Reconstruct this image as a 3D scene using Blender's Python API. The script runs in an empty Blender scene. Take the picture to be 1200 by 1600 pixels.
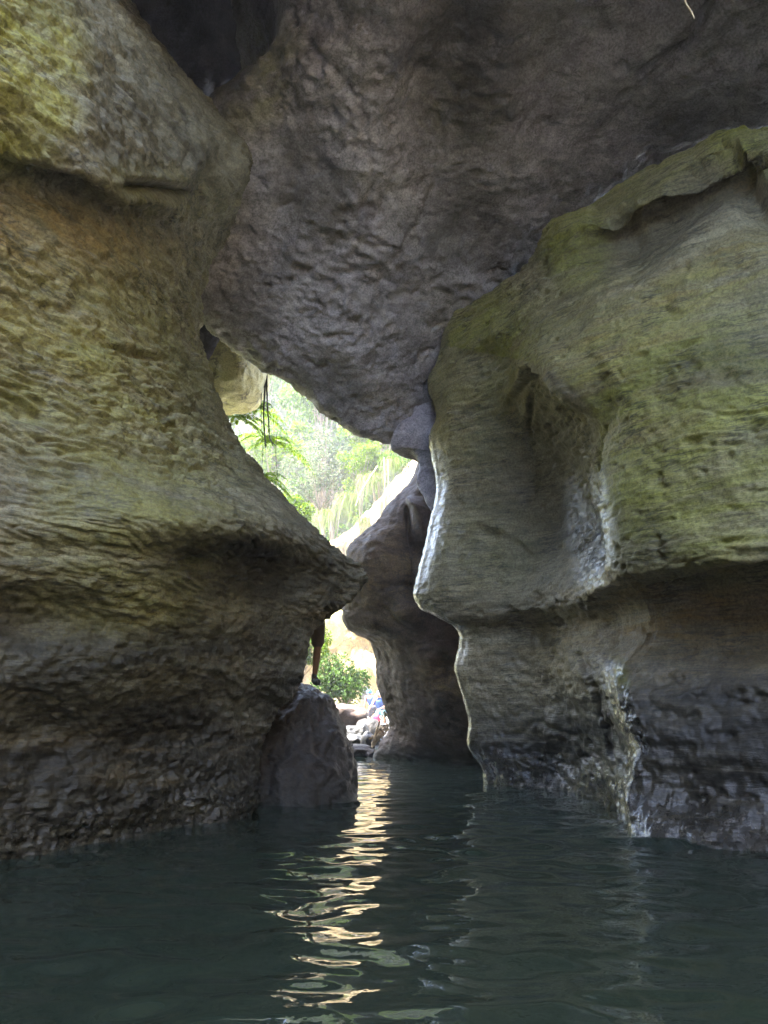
import bpy, bmesh, math, random
import numpy as np
from mathutils import Vector, Matrix, Quaternion

scn = bpy.context.scene
COL = scn.collection
rnd = random.Random(7)
R = math.radians

# ------------------------------------------------------------------ camera, sky, sun, exposure
CAM_H, PITCH, FPX = 1.35, R(13.3), 1204.0
cd = bpy.data.cameras.new('camera')
cd.sensor_fit = 'VERTICAL'
cd.sensor_height = 36.0
cd.lens = 36.0 * FPX / 1600.0
cd.clip_start, cd.clip_end = 0.05, 2000
cam = bpy.data.objects.new('camera', cd)
cam.location = (0, 0, CAM_H)
cam.rotation_euler = (R(90) + PITCH, 0, 0)
COL.objects.link(cam)
scn.camera = cam

SUN = Vector((-0.45, -0.07, 0.89)).normalized()        # towards the sun
SUN_EL, SUN_ROT = math.asin(SUN.z), math.atan2(SUN.x, SUN.y)
w = bpy.data.worlds.new('World')
scn.world = w
w.use_nodes = True
wn = w.node_tree.nodes
sky = wn.new('ShaderNodeTexSky')
sky.sky_type = 'NISHITA'
sky.sun_disc = False
sky.sun_elevation, sky.sun_rotation = SUN_EL, SUN_ROT
sky.air_density, sky.dust_density = 1.0, 2.0
wn['Background'].inputs[1].default_value = 0.15
w.node_tree.links.new(sky.outputs[0], wn['Background'].inputs[0])

sd = bpy.data.lights.new('sun', 'SUN')
sd.energy, sd.angle, sd.color = 5.0, R(0.5), (1.0, 0.97, 0.92)
sun = bpy.data.objects.new('sun', sd)
sun.rotation_euler = SUN.to_track_quat('Z', 'Y').to_euler()
sun.location = (-20, -20, 60)
COL.objects.link(sun)

scn.view_settings.view_transform = 'Standard'
scn.view_settings.look = 'None'
scn.view_settings.exposure = 4.1
scn.view_settings.gamma = 1
scn.view_settings.use_curve_mapping = False
HAZE = 0.0015
cy = scn.cycles
cy.volume_bounces = 1
cy.max_bounces, cy.diffuse_bounces, cy.glossy_bounces = 7, 5, 3
cy.transmission_bounces, cy.transparent_max_bounces = 4, 6
cy.caustics_reflective = cy.caustics_refractive = False
cy.sample_clamp_indirect = 6.0
cy.use_denoising = True

# ------------------------------------------------------------------ helpers
CP, SP = math.cos(PITCH), math.sin(PITCH)

def at(px, py, Y):
    """world point at distance Y along the channel seen at photo pixel (px, py)"""
    u, v = (px - 600) / FPX, (800 - py) / FPX
    dy, dz = CP - v * SP, SP + v * CP
    t = Y / dy
    return np.array((u * t, Y, CAM_H + dz * t))

def wat(px, py, z=0.0):
    """point of the water plane seen at (px, py)"""
    u, v = (px - 600) / FPX, (800 - py) / FPX
    dy, dz = CP - v * SP, SP + v * CP
    t = (z - CAM_H) / dz
    return np.array((u * t, dy * t, z))

def W(x, y, z):
    return np.array((x, y, z), float)

def push(p, dY):
    """move a point along its line of sight by dY metres of depth"""
    o = np.array((0, 0, CAM_H))
    return o + (p - o) * ((p[1] + dY) / p[1])

def pix(V):
    d = V - np.array((0, 0, CAM_H))
    f = d[:, 1] * CP + d[:, 2] * SP
    up = -d[:, 1] * SP + d[:, 2] * CP
    f = np.where(f < 0.2, 0.2, f)
    return 600 + FPX * d[:, 0] / f, 800 - FPX * up / f

_g = np.random.RandomState(3)
PERM = np.tile(_g.permutation(256), 2)
GRAD = _g.normal(size=(256, 3))
GRAD /= np.linalg.norm(GRAD, axis=1)[:, None]

def pn(P, seed=0):
    P = P + seed * 17.31
    i = np.floor(P).astype(np.int64)
    f = P - i
    u = f * f * f * (f * (f * 6 - 15) + 10)
    i &= 255
    r = 0
    for a in (0, 1):
        wa = u[:, 0] if a else 1 - u[:, 0]
        pa = PERM[(i[:, 0] + a) & 255]
        for b in (0, 1):
            wb = wa * (u[:, 1] if b else 1 - u[:, 1])
            pb = PERM[(pa + i[:, 1] + b) & 255]
            for c in (0, 1):
                wc = wb * (u[:, 2] if c else 1 - u[:, 2])
                g = GRAD[PERM[(pb + i[:, 2] + c) & 255]]
                r = r + wc * ((g[:, 0] * (f[:, 0] - a)) + g[:, 1] * (f[:, 1] - b) + g[:, 2] * (f[:, 2] - c))
    return r * 1.6

def fbm(P, octv=4, seed=0, gain=0.5, lac=2.03):
    s, a, n = 0, 1.0, 0
    for k in range(octv):
        s = s + a * pn(P * lac ** k, seed + k)
        n += a
        a *= gain
    return s / n

def sstep(a, b, x):
    t = np.clip((x - a) / (b - a), 0, 1)
    return t * t * (3 - 2 * t)

def ell(px, py, cx, cy_, rx, ry, rot=0, soft=0.5):
    c, s = math.cos(R(rot)), math.sin(R(rot))
    dx, dy = px - cx, py - cy_
    d = np.sqrt(((dx * c + dy * s) / rx) ** 2 + ((-dx * s + dy * c) / ry) ** 2)
    return 1 - sstep(1 - soft, 1 + soft, d)

def line_mask(px, py, path, wd):
    d = np.full(px.shape, 1e9)
    for (ax, ay), (bx, by) in zip(path[:-1], path[1:]):
        t = np.clip(((px - ax) * (bx - ax) + (py - ay) * (by - ay)) / ((bx - ax) ** 2 + (by - ay) ** 2), 0, 1)
        d = np.minimum(d, np.hypot(px - ax - t * (bx - ax), py - ay - t * (by - ay)))
    return 1 - sstep(wd * .5, wd * 1.5, d)

def tag(o, label=None, cat=None, group=None, kind=None):
    for k, v in (('label', label), ('category', cat), ('group', group), ('kind', kind)):
        if v:
            o[k] = v
    return o

def link(name, me, mat=None, parent=None):
    o = bpy.data.objects.new(name, me)
    COL.objects.link(o)
    if mat is not None and not me.materials:
        me.materials.append(mat)
    if parent is not None:
        o.parent = parent
    return o

def empty(name, loc=(0, 0, 0), rz=0):
    o = bpy.data.objects.new(name, None)
    o.location = loc
    o.rotation_euler = (0, 0, rz)
    o.empty_display_size = 0.1
    COL.objects.link(o)
    return o

def mesh_np(name, V, F, smooth=True):
    V = np.asarray(V, np.float32)
    F = np.asarray(F, np.int32)
    me = bpy.data.meshes.new(name)
    k = F.shape[1]
    me.vertices.add(len(V))
    me.vertices.foreach_set('co', V.ravel())
    me.loops.add(F.size)
    me.loops.foreach_set('vertex_index', F.ravel())
    me.polygons.add(len(F))
    me.polygons.foreach_set('loop_start', np.arange(0, F.size, k, dtype=np.int32))
    me.polygons.foreach_set('loop_total', np.full(len(F), k, np.int32))
    me.polygons.foreach_set('use_smooth', np.full(len(F), smooth))
    me.update(calc_edges=True)
    return me

def knots(M, axis):
    d = np.linalg.norm(np.diff(M, axis=axis), axis=2)
    h = np.maximum(d.mean(axis=1 - axis), 0.02)
    return h

def spline(M, h, ns, sharp=()):
    """M (N, K, 3) interpolated along axis 0, ns[i] steps in segment i"""
    N = len(M)
    T = np.zeros_like(M)
    for i in range(N):
        if i == 0:
            T[i] = (M[1] - M[0]) / h[0]
        elif i == N - 1:
            T[i] = (M[-1] - M[-2]) / h[-1]
        else:
            T[i] = ((M[i + 1] - M[i]) / h[i] * h[i - 1] + (M[i] - M[i - 1]) / h[i - 1] * h[i]) / (h[i] + h[i - 1])
    TL, TR = T.copy(), T.copy()
    for i in sharp:
        if 0 < i < N - 1:
            TL[i] = .35 * T[i] + .65 * (M[i] - M[i - 1]) / h[i - 1]
            TR[i] = .35 * T[i] + .65 * (M[i + 1] - M[i]) / h[i]
    out = []
    for i in range(N - 1):
        n = ns[i]
        for k in range(n if i < N - 2 else n + 1):
            t = k / n
            a, b = 2 * t ** 3 - 3 * t ** 2 + 1, t ** 3 - 2 * t ** 2 + t
            c, d = -2 * t ** 3 + 3 * t ** 2, t ** 3 - t ** 2
            out.append(a * M[i] + b * h[i] * TR[i] + c * M[i + 1] + d * h[i] * TL[i + 1])
    return np.array(out)

def loft(rows, sp, ucoarse=(), vcoarse=(), su=(), sv=()):
    M = np.array(rows, float)
    hv, hu = knots(M, 0), knots(M, 1)
    nv = [max(2, int(h / (sp * (8 if i in vcoarse else 1)))) for i, h in enumerate(hv)]
    nu = [max(2, int(h / (sp * (8 if i in ucoarse else 1)))) for i, h in enumerate(hu)]
    A = spline(np.swapaxes(M, 0, 1), hu, nu, su)            # (NU, R, 3)
    B = spline(np.swapaxes(A, 0, 1), hv, nv, sv)            # (NV, NU, 3)
    return B

def grid_faces(nv, nu):
    idx = np.arange(nv * nu).reshape(nv, nu)
    return np.stack((idx[:-1, :-1], idx[:-1, 1:], idx[1:, 1:], idx[1:, :-1]), -1).reshape(-1, 4)

def grid_normals(G):
    n = np.cross(np.gradient(G, axis=1), np.gradient(G, axis=0))
    n /= np.maximum(np.linalg.norm(n, axis=2), 1e-9)[..., None]
    return n

def rock_sheet(name, rows, sp, disp, masks, mat, ucoarse=(), vcoarse=(), toward=(0, 0, CAM_H), su=(), sv=()):
    G = loft(rows, sp, ucoarse, vcoarse, su, sv)
    nv, nu = G.shape[:2]
    n = grid_normals(G)
    if (n * (np.array(toward) - G)).sum(axis=2).mean() < 0:
        n = -n
        flip = True
    else:
        flip = False
    V, Nn = G.reshape(-1, 3), n.reshape(-1, 3)
    V = V + Nn * disp(V)[:, None]
    F = grid_faces(nv, nu)
    if flip:
        F = F[:, ::-1]
    me = mesh_np(name, V, F)
    put_masks(me, V, masks)
    return link(name, me, mat)

def put_masks(me, V, masks):
    px, py = pix(V)
    c = np.zeros((len(V), 4), np.float32)
    if masks:
        g, o, d, wt = masks(V, px, py)
        for k, m in enumerate((g, o, d, wt)):
            c[:, k] = np.clip(m, 0, 1)
    at_ = me.attributes.new('growth_and_shade', 'FLOAT_COLOR', 'POINT')
    at_.data.foreach_set('color', c.ravel())

def ripple(V, fx, fz, seed, tilt=0.0, warp=0.25):
    Q = V.copy()
    wv = fbm(V * 0.55, 3, seed + 40)
    z = V[:, 2] + warp * wv + tilt * V[:, 1] + 0.06 * pn(V * 2.1, seed + 50)
    Q = np.stack((V[:, 0] * fx, V[:, 1] * fx, z * fz), 1)
    return Q

# ------------------------------------------------------------------ materials
def nt(mat):
    return mat.node_tree.nodes, mat.node_tree.links

def new_mat(name):
    m = bpy.data.materials.new(name)
    m.use_nodes = True
    return m

def noise_node(n, l, vec, scale, detail=5, rough=0.6, dist=0.0):
    t = n.new('ShaderNodeTexNoise')
    t.inputs['Scale'].default_value = scale
    t.inputs['Detail'].default_value = detail
    t.inputs['Roughness'].default_value = rough
    t.inputs['Distortion'].default_value = dist
    l.new(vec, t.inputs['Vector'])
    return t.outputs[0]

def ramp(n, l, fac, stops):
    r = n.new('ShaderNodeValToRGB')
    e = r.color_ramp.elements
    while len(e) < len(stops):
        e.new(0.5)
    for k, (p, c) in enumerate(stops):
        e[k].position = p
        e[k].color = (*c, 1) if len(c) == 3 else c
    l.new(fac, r.inputs[0])
    return r.outputs[0]

def mixc(n, l, fac, a, b, mode='MIX'):
    m = n.new('ShaderNodeMix')
    m.data_type = 'RGBA'
    m.blend_type = mode
    for s, v in ((m.inputs[0], fac), (m.inputs[6], a), (m.inputs[7], b)):
        if isinstance(v, (int, float)):
            s.default_value = v
        elif isinstance(v, tuple):
            s.default_value = (*v, 1)
        else:
            l.new(v, s)
    return m.outputs[2]

def math_node(n, l, op, a, b=None, clamp=False):
    m = n.new('ShaderNodeMath')
    m.operation = op
    m.use_clamp = clamp
    for s, v in zip(m.inputs, (a, b)):
        if v is None:
            continue
        if isinstance(v, (int, float)):
            s.default_value = v
        else:
            l.new(v, s)
    return m.outputs[0]

def rock_mat(name, c_lo, c_mid, c_hi, green=(0.275, 0.275, 0.068), ochre=(0.30, 0.20, 0.07),
             rough=0.62, strata=(3, 3, 14), bump=0.55, fine=1.0, lines=1.3, line_k=.75):
    m = new_mat(name)
    n, l = nt(m)
    p = n['Principled BSDF']
    geo = n.new('ShaderNodeNewGeometry').outputs['Position']
    mp = n.new('ShaderNodeMapping')
    mp.inputs['Scale'].default_value = strata
    l.new(geo, mp.inputs['Vector'])
    mp = mp.outputs[0]
    atr = n.new('ShaderNodeAttribute')
    atr.attribute_name = 'growth_and_shade'
    sep = n.new('ShaderNodeSeparateColor')
    l.new(atr.outputs['Color'], sep.inputs[0])
    gm, om, dm, wm = sep.outputs[0], sep.outputs[1], sep.outputs[2], atr.outputs['Alpha']
    big = noise_node(n, l, geo, 0.9, 6, 0.65, 0.6)
    lay = noise_node(n, l, mp, 1.0, 8, 0.62, 0.4)
    grit = noise_node(n, l, geo, 34, 5, 0.7)
    base = ramp(n, l, lay, [(0.30, c_lo), (0.5, c_mid), (0.72, c_hi)])
    base = mixc(n, l, math_node(n, l, 'MULTIPLY', ramp(n, l, big, [(0.4, (0, 0, 0)), (0.68, (1, 1, 1))]), 0.55), base, c_hi)
    base = mixc(n, l, math_node(n, l, 'MULTIPLY', ramp(n, l, noise_node(n, l, geo, 2.3, 5, 0.7, 1.0), [(0.52, (0, 0, 0)), (0.68, (1, 1, 1))]), 0.6), base, c_lo)
    # ochre crust; also one sheen painted on the brown buttress
    f = noise_node(n, l, mp, 0.8, 7, 0.7, 0.8)
    om2 = math_node(n, l, 'MULTIPLY', om, ramp(n, l, f, [(0.40, (0, 0, 0)), (0.60, (1, 1, 1))]))
    base = mixc(n, l, om2, base, ochre)
    # algae film, also used to brighten the lit crest
    f2 = noise_node(n, l, mp, 0.55, 8, 0.7, 0.5)
    gm2 = math_node(n, l, 'MULTIPLY', gm, ramp(n, l, f2, [(0.30, (0.15, 0.15, 0.15)), (0.58, (1, 1, 1))]))
    gcol = mixc(n, l, noise_node(n, l, geo, 3.1, 5, 0.7), tuple(x * 0.55 for x in green), tuple(min(1, x * 1.35) for x in green))
    base = mixc(n, l, gm2, base, gcol)
    # black biofilm and damp staining, plus shade painted through the same mask
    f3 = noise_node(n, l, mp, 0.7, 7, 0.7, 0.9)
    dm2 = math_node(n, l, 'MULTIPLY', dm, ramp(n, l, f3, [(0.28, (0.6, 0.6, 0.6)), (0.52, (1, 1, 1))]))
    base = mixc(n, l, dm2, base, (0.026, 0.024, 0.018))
    base = mixc(n, l, 0.75, base, ramp(n, l, grit, [(0.28, (0.12, 0.12, 0.12)), (0.5, (0.5, 0.5, 0.5)), (0.75, (0.86, 0.86, 0.86))]), 'OVERLAY')
    mpb = n.new('ShaderNodeMapping')
    mpb.inputs['Scale'].default_value = tuple(x * lines for x in strata)
    l.new(geo, mpb.inputs['Vector'])
    ln = noise_node(n, l, mpb.outputs[0], 1.0, 4, 0.6, 0.5)
    ln = math_node(n, l, 'ABSOLUTE', math_node(n, l, 'SUBTRACT', ln, 0.5))
    lnm = math_node(n, l, 'MULTIPLY', ramp(n, l, ln, [(0.0, (1, 1, 1)), (0.045, (0, 0, 0))]), ramp(n, l, noise_node(n, l, geo, 1.7, 4, .6), [(0.42, (0.1, 0.1, 0.1)), (0.6, (line_k,) * 3)]))
    base = mixc(n, l, lnm, base, (0.03, 0.027, 0.023))
    l.new(base, p.inputs['Base Color'])
    # damp gloss
    rg = ramp(n, l, noise_node(n, l, geo, 5, 5, 0.7), [(0.3, (rough - 0.1,) * 3), (0.7, (min(1, rough + 0.2),) * 3)])
    wm = math_node(n, l, 'MULTIPLY', wm, ramp(n, l, noise_node(n, l, geo, 9, 5, .7), [(0.36, (0.2,) * 3), (0.54, (1, 1, 1))]))
    rgm = n.new('ShaderNodeMix')
    l.new(wm, rgm.inputs[0])
    l.new(rg, rgm.inputs[2])
    rgm.inputs[3].default_value = 0.16
    l.new(math_node(n, l, 'MULTIPLY', wm, 0.8), p.inputs['Coat Weight'])
    p.inputs['Coat Roughness'].default_value = 0.13
    l.new(rgm.outputs[0], p.inputs['Roughness'])
    p.inputs['Specular IOR Level'].default_value = 0.45
    # relief
    h1 = noise_node(n, l, mp, 2.2, 7, 0.62, 0.3)
    h2 = noise_node(n, l, geo, 22, 6, 0.68)
    h = math_node(n, l, 'ADD', math_node(n, l, 'MULTIPLY', h1, 1.0), math_node(n, l, 'MULTIPLY', h2, 0.45 * fine))
    b = n.new('ShaderNodeBump')
    b.inputs['Strength'].default_value = bump
    b.inputs['Distance'].default_value = 0.06
    l.new(b.outputs[0], p.inputs['Coat Normal'])
    l.new(h, b.inputs['Height'])
    l.new(b.outputs[0], p.inputs['Normal'])
    return m

def plain(name, col, rough=0.6, vary=0.25, scale=8, spec=0.4):
    m = new_mat(name)
    n, l = nt(m)
    p = n['Principled BSDF']
    g = n.new('ShaderNodeTexCoord').outputs['Object']
    f = noise_node(n, l, g, scale, 4)
    l.new(ramp(n, l, f, [(0.3, tuple(c * (1 - vary) for c in col)), (0.7, tuple(min(1, c * (1 + vary)) for c in col))]), p.inputs['Base Color'])
    p.inputs['Roughness'].default_value = rough
    p.inputs['Specular IOR Level'].default_value = spec
    return m

def leaf_mat(name, dark, light, trans=0.45):
    m = new_mat(name)
    n, l = nt(m)
    p = n['Principled BSDF']
    r = n.new('ShaderNodeNewGeometry').outputs['Random Per Island']
    c = ramp(n, l, r, [(0.0, dark), (0.6, tuple((a + b) / 2 for a, b in zip(dark, light))), (1.0, light)])
    l.new(c, p.inputs['Base Color'])
    p.inputs['Roughness'].default_value = 0.55
    p.inputs['Specular IOR Level'].default_value = 0.12
    t = n.new('ShaderNodeBsdfTranslucent')
    l.new(c, t.inputs['Color'])
    mx = n.new('ShaderNodeMixShader')
    mx.inputs[0].default_value = trans
    l.new(p.outputs[0], mx.inputs[1])
    l.new(t.outputs[0], mx.inputs[2])
    l.new(mx.outputs[0], n['Material Output'].inputs['Surface'])
    return m

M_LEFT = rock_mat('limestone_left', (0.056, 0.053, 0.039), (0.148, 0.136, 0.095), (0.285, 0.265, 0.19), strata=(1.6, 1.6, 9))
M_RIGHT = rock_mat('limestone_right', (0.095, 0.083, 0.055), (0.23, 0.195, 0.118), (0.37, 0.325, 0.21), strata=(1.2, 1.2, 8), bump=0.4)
M_CHOCK = rock_mat('limestone_boulder', (0.18, 0.163, 0.20), (0.355, 0.327, 0.39), (0.48, 0.45, 0.505), strata=(2.5, 2.5, 4), bump=0.6, line_k=.4)
M_BROWN = rock_mat('limestone_brown', (0.034, 0.022, 0.018), (0.068, 0.045, 0.034), (0.105, 0.074, 0.056), strata=(2, 2, 4), bump=0.5, rough=.8)
M_TAN = rock_mat('limestone_tan', (0.13, 0.085, 0.030), (0.24, 0.172, 0.075), (0.33, 0.265, 0.14), strata=(1.5, 1.5, 0.8), bump=0.6)  # the far cliff's own tan colour
M_GLOOM = rock_mat('limestone_painted_shade', (0.03, 0.03, 0.036), (0.055, 0.053, 0.065), (0.09, 0.085, 0.10), strata=(2, 2, 3))  # near-black colour paints the deep shade of the gap
M_PALE = rock_mat('limestone_pale', (0.20, 0.18, 0.06), (0.32, 0.295, 0.11), (0.41, 0.38, 0.17), strata=(1.5, 1.5, 2), bump=0.5)
M_WETROCK = rock_mat('wet_dark_stone', (0.014, 0.011, 0.009), (0.032, 0.026, 0.021), (0.066, 0.055, 0.045), strata=(3, 3, 4), rough=0.6, bump=0.7, ochre=(.05, .033, .02))
M_STONE = rock_mat('river_stone', (0.008, 0.008, 0.008), (0.022, 0.021, 0.02), (0.07, 0.068, 0.066), strata=(3, 3, 5), rough=0.45)

# ------------------------------------------------------------------ canyon wall on the left
def left_rows():
    rows = []
    def row(zs, pts, wrap):
        z0, z1, z2 = zs
        pts = list(pts)
        if z2 > 2.7:
            for i, dY in ((0, -.45), (1, -.4), (2, -.3), (3, -.1)):
                pts[i] = push(pts[i], dY)
        elif 1.3 < z2 < 2.0:
            for i, dY in ((0, -.25), (1, -.2), (2, -.05)):
                pts[i] = push(pts[i], dY)
        elif 1.95 < z2:
            for i, dY in ((0, -.56), (1, -.42), (2, .04), (3, .08)):
                pts[i] = push(pts[i], dY)
        r = [W(-4.9, -14, z0), W(-4.3, -4, z1), W(-3.9, 2.5, z2)] + pts
        s = pts[-1]
        r += [s + W(-0.35, 0.55, wrap), s + W(-2.2, 1.2, wrap * 2), s + W(-8, 4.5, wrap * 2)]
        rows.append(r)
    wl = [wat(0, 1346), wat(150, 1320), wat(290, 1292), wat(385, 1276), wat(402, 1268)]
    row((-1.2,) * 3, [p + W(0, 0, -1.2) for p in wl], 0)
    row((0,) * 3, wl, 0)
    T = lambda *a: [at(*q) for q in a]
    row((0.6, 0.6, 0.7), T((0, 1240, 6.75), (150, 1225, 7.5), (290, 1210, 8.5), (380, 1205, 9.3), (404, 1200, 9.7)), 0)
    row((1.0, 1.0, 1.1), T((0, 1150, 6.75), (150, 1150, 7.5), (300, 1140, 8.5), (395, 1140, 9.4), (415, 1138, 9.8)), 0)
    row((1.4, 1.4, 1.5), T((0, 1060, 6.55), (170, 1060, 7.25), (340, 1055, 8.4), (440, 1060, 9.4), (464, 1070, 9.85)), 0)
    row((1.9, 1.9, 1.9), T((0, 965, 6.5), (190, 972, 7.2), (370, 980, 8.35), (466, 985, 9.5), (489, 990, 9.95)), -.05)
    row((2.3, 2.3, 2.3), T((0, 900, 6.45), (200, 910, 7.15), (390, 930, 8.4), (515, 945, 9.75), (545, 935, 10.2)), -.1)
    row((2.6, 2.6, 2.6), T((0, 852, 6.4), (205, 868, 7.05), (400, 880, 8.35), (545, 893, 9.8), (571, 901, 10.3)), 0)
    row((2.8, 2.8, 2.8), T((0, 815, 6.25), (205, 828, 6.8), (390, 838, 7.9), (505, 848, 9.4), (545, 874, 10.2)), .1)
    row((3.4, 3.4, 3.4), T((0, 690, 6.3), (180, 715, 7.0), (320, 735, 8.3), (395, 742, 9.6), (424, 760, 10.3)), .2)
    row((4.1, 4.1, 4.1), T((0, 560, 6.2), (150, 585, 7.0), (270, 615, 8.4), (330, 632, 9.7), (347, 645, 10.4)), .2)
    row((4.9, 4.9, 4.9), T((0, 430, 6.15), (140, 455, 7.0), (240, 490, 8.35), (298, 518, 9.7), (317, 532, 10.4)), .2)
    row((5.4, 5.4, 5.4), T((0, 360, 6.1), (140, 385, 6.95), (240, 420, 8.2), (300, 450, 9.4), (316, 460, 10.1)), .2)
    row((5.8, 5.8, 5.8), T((0, 303, 6.15), (140, 325, 6.9), (232, 348, 7.95), (310, 380, 9.1), (338, 392, 9.8)), .2)
    row((6.1, 6.1, 6.1), T((0, 262, 5.75), (140, 283, 6.3), (240, 300, 7.3), (345, 300, 8.5), (386, 292, 9.2)), .2)
    row((6.7, 6.7, 6.7), T((0, 165, 5.5), (130, 185, 6.1), (240, 205, 7.2), (350, 225, 8.4), (395, 236, 9.0)), .3)
    row((7.6, 7.6, 7.6), T((0, 40, 5.4), (110, 65, 6.0), (215, 95, 7.0), (300, 140, 8.2), (333, 168, 8.9)), .3)
    row((8.6, 8.6, 8.6), T((-10, -70, 5.4), (80, -60, 5.9), (135, -45, 6.8), (172, -20, 7.8), (196, 2, 8.5)), .3)
    row((10.5, 10.5, 10.5), T((-60, -260, 5.4), (-10, -240, 5.9), (40, -220, 6.8), (80, -200, 7.8), (100, -190, 8.5)), .3)
    row((14, 14, 14), [W(-4.6, 5.2, 13), W(-4.4, 6, 13), W(-4.4, 6.8, 13), W(-4.4, 7.8, 13), W(-4.4, 8.5, 13)], 0)
    row((17, 17, 17), [W(-7, 5.2, 17), W(-7, 6, 17), W(-7, 6.8, 17), W(-7, 7.8, 17), W(-7, 8.5, 17)], 0)
    return rows

def left_disp(V):
    px, py = pix(V)
    q = ripple(V, 3.6, 19.0, 1, tilt=0.10)
    k = 0.55 + 0.6 * sstep(-0.3, 0.4, pn(V * 0.5, 9))
    k = k * (1 - .5 * sstep(690, 800, py))
    upper = sstep(1.4, 3.0, V[:, 2]) * (1 - 0.55 * sstep(5.4, 6.3, V[:, 2]))
    d = 0.10 * fbm(V * 0.8, 3, 2)
    d = d + 0.12 * k * upper * (np.abs(pn(q * .85, 3)) ** .65 - 0.4)
    d = d + 0.045 * k * upper * (np.abs(pn(q * 1.9, 4)) - 0.25) + .05 * upper * fbm(V * W(1.2, 1.2, 3.5), 4, 29)
    low = 1 - upper
    brow = sstep(5.2, 5.7, V[:, 2]) * (1 - sstep(7.6, 9, V[:, 2]))
    d = d + .24 * brow * (np.abs(fbm(V * W(1.1, 1.1, 1.9), 4, 10, gain=.6)) - .13) * .8
    d = d - .22 * (ell(px, py, 60, 285, 90, 22, 12, .6) + ell(px, py, 250, 300, 50, 14, 8, .6) + .8 * ell(px, py, 320, 300, 22, 50, 20, .7))
    q2 = ripple(V, 1.1, 3.2, 8, tilt=0.14, warp=0.4)
    d = d + 0.10 * low * (fbm(q2, 3, 5))
    q3 = ripple(V, 4.0, 8.0, 6, tilt=0.2, warp=0.3)
    d = d + 0.10 * low * (np.abs(fbm(q3 * 1.3, 4, 6, gain=.62)) - 0.13)
    d = d + 0.045 * fbm(V * 6.5, 5, 7, gain=.62)
    # the long slot under a flake
    d = d - 0.10 * ell(px, py, 215, 552, 42, 6, 14, 0.5)
    d = d - 0.06 * ell(px, py, 95, 480, 30, 8, 10, 0.6)
    return d

def left_masks(V, px, py):
    nz = 0.25 * fbm(V * 1.3, 3, 21)
    g = 1.0 * ell(px, py, 30, 110, 100, 150, 0, .35) + .35 * ell(px, py, 250, 300, 110, 40, 10, .6) \
        + .55 * ell(px, py, 60, 560, 160, 170, 0, .7) + .5 * ell(px, py, 190, 880, 170, 170, 0, .6) + .35 * ell(px, py, 300, 600, 180, 200, 0, .7)
    o = .5 * ell(px, py, 70, 370, 190, 65, 12, .5) + .4 * ell(px, py, 60, 500, 170, 70, 10, .6) + .25 * ell(px, py, 170, 600, 90, 70, 0, .6) \
        + .8 * ell(px, py, 200, 1190, 260, 50, -4, .5) + .4 * ell(px, py, 300, 1000, 160, 70, 0, .6) + .5 * ell(px, py, 520, 955, 40, 40, 0, .6)
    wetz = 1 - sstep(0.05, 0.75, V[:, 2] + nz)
    d = .9 * wetz + 1.0 * (1 - sstep(1.5, 3.2, V[:, 2] + 2.2 * nz - .9 * ell(px, py, 390, 880, 130, 50, 5, .6) + .7 * ell(px, py, 90, 880, 210, 100, 8, .7))) * (.62 + .38 * sstep(-.2, .2, pn(V * W(.6, .6, 2.2), 31)))  # biofilm low down, deepened to paint shade on the lower wall and under the ledge
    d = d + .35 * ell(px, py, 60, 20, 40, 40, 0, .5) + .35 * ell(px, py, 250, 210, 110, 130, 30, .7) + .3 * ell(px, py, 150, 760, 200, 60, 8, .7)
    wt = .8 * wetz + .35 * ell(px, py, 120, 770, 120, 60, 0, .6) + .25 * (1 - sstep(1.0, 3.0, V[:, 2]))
    return g * (1 + nz), o * (1 + nz), d, wt

tag(rock_sheet('canyon_wall', left_rows(), 0.0195, left_disp, left_masks, M_LEFT, ucoarse=(0, 1, 2, 8, 9), vcoarse=(0, 17, 18, 19)), kind='structure')

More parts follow.
